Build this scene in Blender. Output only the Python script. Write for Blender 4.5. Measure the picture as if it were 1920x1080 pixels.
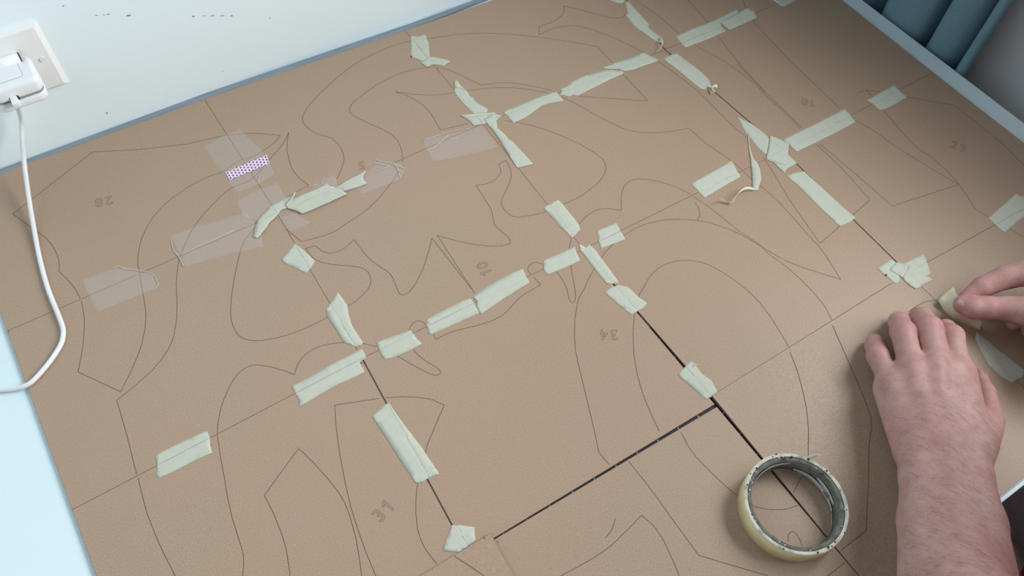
import bpy, bmesh, math, random
import numpy as np
from mathutils import Vector, Matrix, noise

# ------------------------------------------------------------------ data (millimetres, origin on the boards' top surface,
# X along the wall to the right, Y towards the wall, Z up)
SHEETS = [
{"c":0,"r":0,"z":0.0,"q":[[-579.1,440.9],[-283.9,439.7],[-279.8,222.0],[-577.2,219.4]],"lines":[[[-329.6,377.2],[-349.4,384.6],[-369.1,392.1],[-384.4,398.5],[-403.5,407.7],[-422.6,417.2],[-429.4,420.5]],[[-429.4,420.5],[-448.5,411.6],[-467.7,402.6],[-486.9,393.7],[-506.0,384.8],[-525.2,375.8],[-533.4,372.0]],[[-533.4,372.0],[-525.0,352.4],[-516.8,333.0],[-510.9,318.6],[-508.5,308.2],[-507.2,296.0],[-507.5,284.3],[-509.0,274.9],[-511.7,267.2]],[[-511.7,267.2],[-506.2,249.2],[-503.3,234.1],[-502.6,221.8]],[[-439.3,221.4],[-437.0,233.9],[-433.0,245.1],[-426.1,259.0],[-421.0,267.0],[-411.1,279.2],[-402.0,287.9],[-389.4,296.7],[-374.3,304.2],[-354.0,310.7],[-344.9,312.7],[-328.4,314.6],[-325.0,314.6],[-312.2,313.1],[-309.1,313.1],[-304.5,314.0],[-291.1,319.6],[-288.1,320.3],[-283.4,320.2],[-281.8,320.0]],[[-329.6,377.2],[-308.5,372.7],[-288.4,368.5],[-283.4,366.9]],[[-282.0,286.6],[-285.8,285.2],[-290.6,284.3],[-307.8,284.7],[-311.0,284.3],[-318.0,282.2],[-330.5,276.4],[-349.2,265.2],[-364.1,254.5],[-375.1,244.5],[-383.3,234.6],[-393.6,221.3]],[[-289.2,438.4],[-285.6,437.0]]],"num":[["28",-441.3,338.5,166.6]]},
{"c":1,"r":0,"z":0.0,"q":[[-283.7,439.7],[-2.3,431.2],[-2.2,225.9],[-279.6,222.0]],"lines":[[[-280.2,319.7],[-272.5,318.3],[-269.6,318.1],[-264.5,318.5],[-248.9,322.5],[-239.9,325.9],[-234.5,328.9],[-227.1,334.0]],[[-281.9,366.3],[-262.5,358.1],[-251.3,351.8],[-234.1,339.6],[-227.1,334.0]],[[-216.5,333.1],[-228.1,321.3],[-236.3,315.0],[-254.4,303.7],[-267.2,294.9],[-275.3,289.9],[-280.7,287.2]],[[-216.5,333.1],[-222.6,323.1],[-230.5,306.5],[-234.5,290.6],[-233.9,292.8],[-236.2,283.9],[-237.1,275.7],[-236.9,266.2],[-235.7,258.4],[-231.2,243.0]],[[-231.2,243.0],[-248.1,241.1]],[[-116.0,224.9],[-110.4,238.9],[-108.9,244.8],[-107.9,254.0],[-108.0,260.3],[-109.5,267.9],[-115.1,281.4],[-124.7,298.1],[-131.5,310.7],[-134.8,318.1],[-136.2,323.8],[-136.4,327.0],[-135.7,330.1],[-134.4,332.5],[-132.5,334.8],[-127.5,339.1],[-120.9,342.7],[-101.0,350.0],[-87.3,354.0],[-75.1,356.6],[-56.5,358.8],[-44.3,358.5],[-29.0,356.1],[-14.8,352.1],[-9.3,349.8],[-3.5,346.6]],[[-199.0,234.8],[-188.5,245.0],[-179.4,256.3],[-177.1,260.1],[-174.8,266.1],[-173.1,275.5],[-172.8,285.5],[-174.8,298.3]],[[-174.8,298.3],[-185.9,311.5],[-189.0,316.7],[-191.8,324.1],[-193.8,334.8],[-194.0,339.8],[-193.1,344.5],[-190.1,350.0],[-186.9,353.9],[-178.9,361.3],[-172.8,365.8],[-154.1,377.0],[-134.5,386.8],[-114.8,395.6],[-94.9,403.1],[-76.9,407.6],[-64.6,409.5],[-42.8,411.4],[-24.6,411.2],[-12.0,409.4],[-2.9,407.2]],[[-69.7,331.4],[-53.6,317.4],[-41.3,308.1],[-31.9,302.3],[-22.0,297.8],[-2.8,291.1]],[[-69.7,331.4],[-60.9,319.1],[-56.8,311.0],[-53.6,302.4],[-50.9,291.9],[-49.6,280.8],[-49.5,272.9],[-52.2,252.1],[-53.0,242.9]],[[-53.0,242.9],[-32.4,238.7],[-17.7,235.7]],[[-282.6,434.6],[-281.6,432.9]],[[-149.9,258.8],[-149.9,258.2]]],"num":[["5",-163.8,239.8,164.3]]},
{"c":2,"r":0,"z":0.0,"q":[[-2.1,431.2],[319.1,421.5],[286.4,220.5],[-2.0,225.9]],"lines":[[[-1.0,344.8],[3.9,340.7],[8.6,335.1],[17.2,320.3],[26.3,300.7],[32.5,286.1]],[[-1.6,406.8],[18.6,399.7],[39.2,393.7],[52.8,389.4],[72.6,381.2],[86.4,374.3],[104.9,362.9],[122.6,350.2],[139.4,336.8],[155.6,323.0],[171.6,309.0],[187.0,294.5],[201.9,279.3],[209.3,271.7]],[[209.3,271.7],[208.5,250.7],[207.8,229.6],[207.5,222.0]],[[32.5,286.1],[50.1,280.9],[61.4,275.3],[69.7,269.8],[77.8,263.1],[92.4,248.6],[106.8,232.4],[111.0,227.7]],[[-1.2,290.6],[19.3,283.9],[34.5,278.5],[47.5,272.5],[66.3,261.5],[82.4,248.2],[97.3,233.7],[104.4,225.1]],[[218.6,366.1],[231.6,351.0],[243.7,334.3],[252.1,322.8],[263.3,311.2],[270.9,306.0],[274.0,304.7],[277.0,304.3],[278.4,304.7],[279.9,305.4],[285.5,309.5]],[[218.6,366.1],[212.0,356.6],[209.8,354.2],[207.4,352.3],[202.0,349.5],[194.4,347.0],[186.7,345.6],[178.6,345.3],[172.8,345.4],[166.1,346.5],[164.6,346.5],[163.1,346.0],[161.2,344.5],[159.5,342.2],[154.7,333.3],[153.8,332.0]],[[153.8,332.0],[171.4,333.9],[174.6,333.9],[182.4,332.8],[193.2,329.7],[203.0,325.2],[210.7,320.1],[216.3,314.8],[225.4,301.9],[236.0,283.6],[245.1,264.0],[252.5,244.7],[259.2,223.9],[259.6,222.4]]],"num":[]},
{"c":3,"r":0,"z":0.0,"q":[[320.2,421.5],[584.9,413.5],[582.9,214.9],[287.5,220.5]],"lines":[[[315.3,326.7],[319.6,305.4],[323.2,284.2],[324.3,262.9],[324.6,241.9],[326.6,220.6]],[[383.2,288.3],[380.5,267.7],[377.5,246.3],[373.9,225.8],[372.7,220.0]],[[457.5,253.3],[448.0,238.1],[440.7,221.3],[439.6,218.3]]],"num":[]},
{"c":0,"r":1,"z":0.0,"q":[[-577.2,219.2],[-279.8,221.8],[-282.0,3.3],[-575.1,-1.2]],"lines":[[[-502.6,216.9],[-505.4,197.6],[-509.5,182.9],[-516.7,163.2],[-525.8,143.8],[-529.9,135.4]],[[-529.9,135.4],[-518.0,117.7],[-506.1,99.9],[-501.0,92.3]],[[-501.0,92.3],[-486.8,107.4],[-473.0,124.2],[-465.9,134.4],[-456.8,150.7],[-450.2,167.9],[-445.7,188.3],[-441.9,209.3],[-439.6,220.0]],[[-394.5,220.1],[-397.3,216.3],[-402.4,206.8],[-410.8,187.1],[-417.3,166.5],[-424.9,146.0],[-434.3,128.0],[-438.8,121.6],[-445.3,114.5],[-453.9,107.4],[-467.4,99.2],[-487.3,91.4],[-507.3,85.1]],[[-507.3,85.1],[-508.8,63.7],[-510.7,42.0],[-513.1,20.9],[-515.4,1.0]],[[-303.6,218.9],[-311.7,214.9],[-323.4,207.5],[-328.2,203.3],[-335.1,194.7],[-346.3,177.6],[-357.4,158.8],[-367.4,140.9],[-375.1,123.5],[-378.1,113.0],[-379.1,106.4],[-379.3,101.5],[-378.6,95.3],[-377.8,92.3],[-375.9,88.1],[-374.2,85.5],[-371.0,82.1],[-365.6,78.2],[-360.3,75.3],[-346.7,70.4],[-337.4,68.3],[-324.7,66.4],[-304.2,65.6],[-290.8,66.2],[-282.7,66.0]],[[-282.1,25.9],[-298.7,34.2],[-307.6,37.1],[-313.7,38.3],[-318.4,38.6],[-323.2,38.3],[-329.3,37.0],[-333.7,35.3],[-339.0,32.0],[-342.2,28.9],[-348.3,21.6]],[[-348.3,21.6],[-354.0,29.9],[-363.7,40.8],[-373.0,49.4],[-376.6,51.8],[-379.6,53.1],[-384.1,54.0],[-387.2,54.0],[-392.0,53.0],[-396.8,51.1],[-402.1,47.9],[-408.6,42.6],[-419.7,30.7],[-425.4,23.1],[-432.7,11.0],[-437.1,1.3]],[[-575.2,218.8],[-576.3,216.5]]],"num":[]},
{"c":1,"r":1,"z":0.0,"q":[[-279.6,221.8],[-2.2,225.7],[-5.8,0.3],[-281.8,3.3]],"lines":[[[-281.0,66.0],[-259.3,68.7],[-254.2,69.6],[-245.1,72.7],[-239.2,75.6],[-235.6,78.2],[-233.4,80.4],[-230.9,84.1],[-228.6,90.0],[-228.0,93.2],[-227.9,96.4],[-228.6,99.4],[-230.7,103.7],[-232.6,106.5],[-237.2,110.9],[-254.5,123.6],[-261.8,130.0],[-266.2,134.7],[-269.6,140.1],[-271.0,144.3],[-272.0,150.6],[-273.1,160.3]],[[-273.1,160.3],[-261.8,158.5]],[[-261.8,158.5],[-259.8,150.3],[-258.4,147.4],[-255.5,143.3],[-253.1,141.0],[-251.9,140.1],[-249.1,139.0],[-246.1,138.4],[-241.4,138.2],[-236.7,138.7],[-229.0,140.8],[-221.3,144.0]],[[-221.3,144.0],[-219.9,122.6],[-218.1,109.4],[-214.0,97.3],[-209.9,87.3],[-208.5,81.9],[-208.3,77.1],[-209.2,70.3],[-211.8,56.7],[-211.8,54.1],[-211.0,51.9],[-209.7,50.4],[-208.4,49.8],[-206.9,49.6],[-202.5,50.2],[-197.9,51.9],[-189.1,57.3],[-174.9,68.8],[-168.1,75.4],[-153.4,91.5],[-145.1,101.0]],[[-145.1,101.0],[-144.3,79.8],[-143.5,58.6],[-142.7,37.4],[-142.1,19.3]],[[-137.9,101.5],[-138.9,80.3],[-139.9,59.1],[-140.9,37.9],[-141.9,16.7],[-142.1,12.2]],[[-137.9,101.5],[-124.5,85.3],[-111.5,71.8],[-96.1,59.1],[-86.8,53.6],[-81.0,51.0],[-77.2,50.0],[-74.9,49.8],[-72.8,50.1],[-71.3,50.9],[-70.6,52.1],[-70.3,53.8],[-70.5,60.4],[-74.3,80.5]],[[-74.3,80.5],[-66.4,99.6],[-65.2,102.6],[-63.4,123.5],[-61.7,143.0]],[[-61.7,143.0],[-52.6,139.5],[-46.3,138.5],[-42.9,138.3],[-38.2,138.9],[-35.1,139.8],[-29.4,142.9],[-25.7,145.7],[-23.7,148.2],[-22.5,151.0],[-21.4,157.4]],[[-21.4,157.4],[-10.0,159.0]],[[-10.0,159.0],[-11.3,148.9],[-13.1,142.7],[-15.0,138.3],[-18.4,132.9],[-27.5,124.0],[-38.1,115.8],[-45.6,110.0],[-49.0,106.5],[-50.6,103.7],[-51.7,100.4],[-52.4,96.8],[-52.4,91.7],[-51.5,86.4],[-50.5,83.2],[-48.9,80.6],[-45.4,77.5],[-41.4,75.1],[-27.7,70.4],[-13.3,67.3],[-5.9,66.7]],[[-272.9,171.4],[-278.5,191.3],[-279.7,195.9]],[[-272.9,171.4],[-251.9,167.0],[-239.3,165.7],[-231.5,166.0],[-218.1,169.3],[-197.6,173.0],[-187.6,176.0],[-167.6,184.7],[-149.9,195.1],[-133.5,206.0]],[[-120.3,220.5],[-119.5,220.5],[-118.7,220.8],[-116.7,223.5]],[[-8.6,20.2],[-17.5,11.1],[-24.3,1.1]],[[-56.8,5.6],[-59.8,10.1],[-60.9,11.4],[-62.2,12.4],[-63.5,13.0],[-66.6,13.5],[-68.2,13.5],[-71.2,12.6],[-72.8,11.7],[-74.2,10.6],[-75.2,9.2],[-75.8,7.7],[-76.1,6.0],[-76.1,2.2]],[[-224.5,8.0],[-221.1,11.4],[-218.6,13.0],[-216.8,13.6],[-214.8,13.9],[-212.9,13.8],[-211.3,13.4],[-209.9,12.4],[-208.7,11.0],[-207.2,7.7],[-207.2,4.7],[-207.6,3.2]],[[-262.9,7.8],[-274.1,19.6],[-280.8,25.0]]],"num":[["10",-116.6,34.0,81.8]]},
{"c":2,"r":1,"z":0.0,"q":[[-2.0,225.7],[286.4,220.3],[298.0,-2.8],[-5.6,0.3]],"lines":[[[-4.3,66.6],[16.4,65.7],[30.3,65.2],[41.3,66.2],[61.7,70.7],[71.0,73.7],[79.4,78.0],[84.7,82.0],[88.8,86.4],[90.6,89.1],[92.4,93.4],[93.3,98.0],[93.5,101.2],[92.2,111.0],[89.5,119.9],[82.8,138.4],[72.6,157.7],[62.0,175.2],[49.3,192.6],[34.7,207.8],[24.1,217.0]],[[207.4,220.5],[206.7,199.4],[205.9,178.3],[205.1,157.3],[205.0,152.7]],[[205.0,152.7],[187.8,165.0],[170.7,177.3],[153.5,189.5],[136.3,201.8],[131.4,205.3]],[[106.3,222.5],[113.1,211.8],[119.6,198.0],[126.1,180.4],[129.9,168.2],[137.7,148.9],[146.9,129.3],[149.4,125.4],[157.8,116.1],[165.9,109.5],[176.3,103.4],[193.6,95.5],[202.3,92.3],[219.8,87.3]],[[219.8,87.3],[220.9,65.6],[221.8,56.1],[226.3,35.2],[229.8,20.3],[231.4,4.9],[231.5,-1.3]],[[9.8,31.7],[23.6,37.1],[31.7,38.5],[39.7,38.6],[44.4,37.7],[50.4,35.2],[54.5,32.8],[60.4,27.6],[65.0,23.1]],[[65.0,23.1],[75.2,37.2],[83.8,46.6],[88.6,50.4],[94.2,53.1],[100.3,54.6],[103.2,54.8],[106.3,54.5],[110.9,53.0],[118.1,48.7],[126.5,41.2],[132.1,35.1],[139.0,26.4],[146.5,14.4],[150.9,3.3],[151.8,0.3]],[[260.4,219.4],[265.3,198.5],[268.9,177.3],[271.6,156.1],[273.5,135.0],[273.2,113.6],[272.3,92.1],[271.6,70.2],[272.1,54.7],[273.7,34.9]],[[267.8,-1.8],[268.3,1.4]]],"num":[]},
{"c":3,"r":1,"z":0.0,"q":[[287.5,220.3],[582.9,214.7],[579.3,-0.7],[299.1,-2.8]],"lines":[[[326.8,219.1],[329.4,204.2],[334.3,188.3],[338.6,176.9],[343.7,156.2],[346.7,135.3],[348.5,113.8],[348.3,95.7],[346.3,77.1],[346.7,55.3],[346.1,35.1],[344.0,14.1]],[[354.8,147.9],[353.2,127.5],[351.5,106.9],[350.1,86.2],[349.4,64.7],[349.0,44.3],[347.7,22.7],[347.1,13.6]],[[473.0,22.7],[468.4,2.0],[467.7,-0.9]],[[458.0,24.0],[467.9,22.1],[472.4,20.2],[479.8,15.1],[493.4,2.7],[496.4,-0.6]],[[372.4,218.6],[367.8,197.2],[363.5,176.9],[359.4,156.0],[356.2,134.8],[353.8,113.9],[351.7,93.4],[351.0,87.4]],[[439.0,216.8],[434.0,200.0],[431.3,184.0],[428.7,162.8],[426.0,141.9],[423.4,121.3],[421.4,99.8],[420.1,78.0],[418.9,56.9],[417.3,35.3],[415.7,14.0]]],"num":[["18",386.9,43.0,130.0]]},
{"c":0,"r":2,"z":0.0,"q":[[-575.1,-1.4],[-282.4,3.1],[-291.7,-222.9],[-573.2,-218.1]],"lines":[[[-515.2,-2.9],[-517.9,-24.4],[-519.4,-41.2],[-519.5,-62.8],[-518.8,-81.7],[-517.1,-103.5],[-516.5,-119.6]],[[-437.6,-0.0],[-442.9,-21.0],[-447.5,-42.3],[-452.5,-63.5],[-456.0,-83.6],[-458.4,-105.4],[-459.5,-115.9],[-460.5,-120.5],[-463.1,-127.9],[-473.0,-146.7]],[[-328.5,-29.8],[-336.5,-49.3],[-343.5,-69.3],[-349.8,-89.8],[-355.7,-110.6],[-360.7,-131.4],[-364.4,-152.7],[-367.3,-174.1],[-369.2,-195.1],[-369.6,-211.0]],[[-328.5,-29.8],[-308.8,-37.7],[-289.1,-45.6],[-287.7,-46.2]],[[-288.2,-131.9],[-300.1,-146.3],[-306.0,-155.1],[-312.6,-166.9],[-317.8,-179.0],[-320.4,-189.9],[-321.1,-196.2],[-321.1,-201.0],[-319.0,-216.9]],[[-377.3,-53.1],[-395.7,-63.5],[-414.0,-73.9],[-423.2,-79.1]],[[-423.2,-79.1],[-422.7,-100.3],[-424.1,-121.1],[-426.1,-135.0],[-431.7,-155.3],[-435.7,-164.2],[-438.0,-168.4]],[[-377.3,-53.1],[-371.3,-74.2],[-366.8,-94.6],[-364.1,-111.6],[-363.5,-122.6],[-364.8,-136.5],[-369.1,-157.6],[-375.0,-177.3],[-381.8,-196.2],[-384.3,-201.9]],[[-285.6,-1.8],[-282.7,-2.1]],[[-285.2,0.1],[-285.6,-1.8]]],"num":[["31",-337.3,-149.3,18.5]]},
{"c":1,"r":2,"z":0.0,"q":[[-281.3,3.1],[-6.1,0.1],[-3.7,-226.9],[-290.6,-223.9]],"lines":[[[-6.0,-25.3],[-24.7,-36.3],[-35.2,-43.9],[-47.5,-50.9],[-53.3,-55.7],[-67.6,-71.5],[-79.9,-88.6],[-88.0,-101.7],[-93.9,-114.3],[-102.3,-133.9],[-110.2,-152.9],[-118.1,-171.8],[-126.4,-191.1],[-133.8,-206.9]],[[-133.8,-206.9],[-132.8,-222.6]],[[-25.1,-0.3],[-34.9,-18.3],[-44.0,-36.9],[-48.7,-46.1],[-51.8,-49.9],[-54.1,-51.8],[-56.1,-52.9],[-57.7,-53.2],[-58.5,-52.3],[-58.8,-50.9],[-58.4,-48.2],[-55.5,-40.9],[-52.7,-35.1],[-50.4,-25.8],[-49.3,-16.0],[-49.3,-12.9],[-49.9,-9.6],[-52.1,-4.7]],[[-75.2,-3.4],[-74.2,-15.3]],[[-74.2,-15.3],[-95.7,-16.4],[-105.0,-18.3],[-124.4,-25.3],[-128.8,-26.6],[-134.8,-27.3],[-144.2,-27.1],[-157.5,-25.0],[-178.5,-19.0],[-185.9,-17.2],[-193.9,-16.4],[-206.6,-16.1]],[[-206.6,-16.1],[-205.8,-9.9]],[[-207.9,1.6],[-208.2,0.1]],[[-249.9,-13.0],[-240.2,-32.5],[-232.4,-46.7],[-229.6,-50.5],[-227.1,-53.0],[-225.8,-53.7],[-223.4,-53.7],[-221.4,-52.8],[-221.0,-51.4],[-221.1,-49.5],[-221.8,-46.2],[-228.0,-33.0],[-230.8,-23.6],[-231.6,-19.0],[-232.1,-14.6]],[[-282.2,-48.9],[-269.7,-55.0],[-257.7,-62.7],[-246.9,-71.4],[-242.0,-77.0],[-236.3,-86.1]],[[-236.3,-86.1],[-253.5,-99.7],[-270.5,-113.6],[-283.7,-126.8],[-285.9,-129.3]],[[-5.4,-96.3],[-10.0,-100.8],[-24.3,-117.5],[-36.7,-134.9],[-40.8,-141.4],[-51.1,-160.7],[-59.2,-180.5],[-65.0,-199.5],[-70.0,-220.8]],[[-271.0,-217.5],[-271.0,-219.0]]],"num":[["34",-47.4,-106.0,148.9]]},
{"c":2,"r":2,"z":0.0,"q":[[-5.3,0.1],[298.0,-3.0],[291.1,-216.2],[-0.3,-218.2]],"lines":[[[231.6,-2.9],[232.2,-19.2],[235.2,-40.9],[235.8,-60.8],[235.1,-82.7],[232.8,-103.7],[231.3,-118.7],[230.8,-134.2],[228.3,-149.2],[222.8,-169.0],[218.9,-182.7]],[[218.9,-182.7],[205.5,-165.5],[193.0,-148.0],[182.7,-131.0],[178.6,-121.0],[172.2,-100.6],[167.4,-85.3],[161.3,-71.2],[156.0,-61.9],[143.2,-44.4],[136.7,-37.5],[128.4,-30.4],[119.3,-24.1],[104.4,-15.9],[91.9,-10.9],[78.6,-7.6],[65.0,-6.2],[45.8,-7.7],[25.5,-12.2],[13.3,-15.9],[-4.5,-24.5]],[[152.7,-2.7],[157.8,-23.7],[161.4,-45.2],[164.5,-66.7],[166.0,-74.2],[171.9,-94.9],[172.7,-100.9],[172.4,-109.8],[173.0,-115.8],[177.8,-137.1],[179.7,-157.5],[179.8,-177.9],[178.3,-195.2],[176.2,-204.1],[171.6,-216.7]],[[147.8,-11.8],[147.5,-17.1],[146.7,-20.6],[144.5,-24.6],[141.5,-28.4],[139.6,-30.4],[138.1,-31.5],[133.7,-33.8]],[[107.7,-216.5],[113.0,-195.3],[116.0,-181.6],[118.9,-160.0],[118.6,-145.9],[117.0,-132.3],[112.0,-112.1],[107.8,-100.2],[103.7,-91.2],[99.4,-84.6],[93.1,-78.0],[87.1,-73.4],[78.9,-68.9],[74.5,-67.2],[67.0,-65.3],[57.9,-64.4],[48.7,-65.1],[40.9,-67.1],[33.6,-69.9],[18.8,-78.1],[12.9,-80.9],[3.2,-88.3],[-3.0,-94.0]],[[293.8,-124.1],[272.1,-127.5],[251.3,-131.0],[234.8,-133.7]],[[234.8,-133.7],[239.4,-112.7],[243.9,-91.7],[248.6,-71.4],[253.9,-51.7],[260.5,-30.8],[266.4,-10.4],[267.7,-3.2]]],"num":[]},
{"c":3,"r":2,"z":0.0,"q":[[299.1,-3.0],[579.3,-0.9],[578.3,-227.1],[292.2,-216.2]],"lines":[[[342.8,-16.2],[342.4,-37.2],[341.7,-58.4],[339.7,-79.5],[336.7,-100.6],[334.3,-117.3]],[[334.3,-117.3],[313.4,-120.9],[295.3,-123.9]],[[347.3,-18.8],[348.2,-40.2],[349.0,-61.6],[349.7,-83.0],[350.2,-104.3],[350.6,-125.7],[350.8,-137.9]],[[350.8,-137.9],[371.5,-141.8],[392.2,-145.8],[412.9,-149.7],[433.6,-153.7],[448.4,-156.5]],[[418.0,-12.6],[423.8,-32.8],[425.9,-44.5],[427.8,-65.9],[431.8,-87.4],[436.2,-107.6],[441.1,-128.6],[446.5,-149.1],[448.4,-156.5]],[[467.4,-2.4],[462.8,-23.8],[458.2,-43.7],[453.9,-64.3],[451.6,-81.2],[451.7,-90.8],[454.3,-111.5],[453.7,-131.0],[450.9,-150.0],[444.3,-170.7],[435.9,-190.8],[434.8,-193.6]],[[434.8,-193.6],[440.7,-214.7],[442.6,-220.8]],[[497.4,-1.7],[511.7,-17.1],[527.3,-32.6],[542.1,-47.2],[554.5,-59.4]],[[554.5,-59.4],[554.2,-79.8],[554.0,-101.3],[553.9,-122.6],[553.3,-137.6],[551.2,-151.9],[547.2,-172.3],[546.5,-181.1],[547.3,-193.3]]],"num":[["23",499.1,-112.9,-61.9]]},
{"c":0,"r":3,"z":2.9,"q":[[-573.2,-216.3],[-264.3,-219.5],[-276.7,-445.2],[-571.2,-445.2]],"lines":[[[-302.7,-219.5],[-293.5,-238.5],[-285.1,-257.4],[-283.9,-260.4]],[[-273.1,-220.1],[-270.9,-219.7]],[[-270.9,-220.5],[-270.9,-222.0]]],"num":[]},
{"c":1,"r":3,"z":0.0,"q":[[-266.6,-225.3],[-3.7,-230.2],[-2.9,-445.2],[-279.5,-445.2]],"lines":[[[-52.3,-232.4],[-55.9,-251.5],[-55.7,-265.1],[-52.7,-286.3],[-48.7,-307.2],[-45.8,-317.4],[-42.5,-324.4],[-38.5,-329.6],[-33.7,-334.5],[-28.5,-338.7],[-18.9,-344.3],[-13.2,-346.5],[-3.8,-348.7]],[[-5.1,-410.5],[-26.5,-410.8],[-38.0,-410.7]],[[-114.8,-230.0],[-113.7,-250.8],[-113.5,-272.2],[-114.0,-292.6],[-114.2,-313.8],[-114.4,-335.0]],[[-114.4,-335.0],[-100.5,-350.9],[-86.3,-367.0],[-72.8,-382.0]],[[-246.4,-282.4],[-224.7,-284.5],[-204.3,-286.1],[-186.9,-286.5],[-174.6,-285.6],[-153.5,-281.9],[-136.4,-278.3]],[[-136.4,-278.3],[-133.2,-288.4],[-132.5,-294.5],[-132.8,-304.2],[-134.3,-313.1],[-139.3,-334.1],[-144.7,-351.1]],[[-158.9,-268.0],[-166.1,-273.7],[-170.6,-275.7],[-177.3,-277.6]],[[-36.0,-368.7],[-32.4,-365.3],[-31.2,-364.5],[-29.5,-363.9],[-27.8,-363.6],[-26.4,-363.9],[-25.1,-365.2],[-24.5,-367.2],[-24.5,-368.9],[-25.7,-373.9],[-27.5,-378.3]],[[-263.6,-228.5],[-262.0,-228.7]]],"num":[]},
{"c":2,"r":3,"z":1.6,"q":[[-0.6,-218.4],[291.5,-216.4],[284.1,-445.2],[-2.8,-445.2]],"lines":[[[38.6,-317.5],[53.1,-302.9],[57.4,-298.6],[70.7,-282.3],[76.2,-274.5],[87.0,-257.1],[95.9,-240.9],[104.1,-221.9]],[[167.1,-222.2],[158.5,-241.9],[150.0,-261.8],[141.5,-281.7],[132.7,-300.9],[123.5,-319.7]],[[123.5,-319.7],[111.7,-332.2],[111.2,-332.4],[110.3,-332.1],[99.4,-340.7],[84.3,-354.4],[68.4,-369.0],[52.2,-383.2],[36.6,-397.0],[33.2,-400.0]],[[33.2,-400.0],[11.8,-400.5],[-0.4,-400.8]],[[251.8,-252.9],[259.7,-252.5],[272.2,-252.9],[278.7,-253.8],[286.4,-256.5],[289.3,-257.9]],[[20.7,-328.8],[1.7,-336.5],[0.2,-337.1]]],"num":[]},
{"c":3,"r":3,"z":0.0,"q":[[291.7,-216.4],[578.3,-227.3],[576.0,-445.2],[284.3,-445.2]],"lines":[[[290.8,-258.5],[293.7,-259.8]],[[443.0,-222.4],[448.8,-242.2],[452.8,-256.7]]],"num":[]}]
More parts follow.
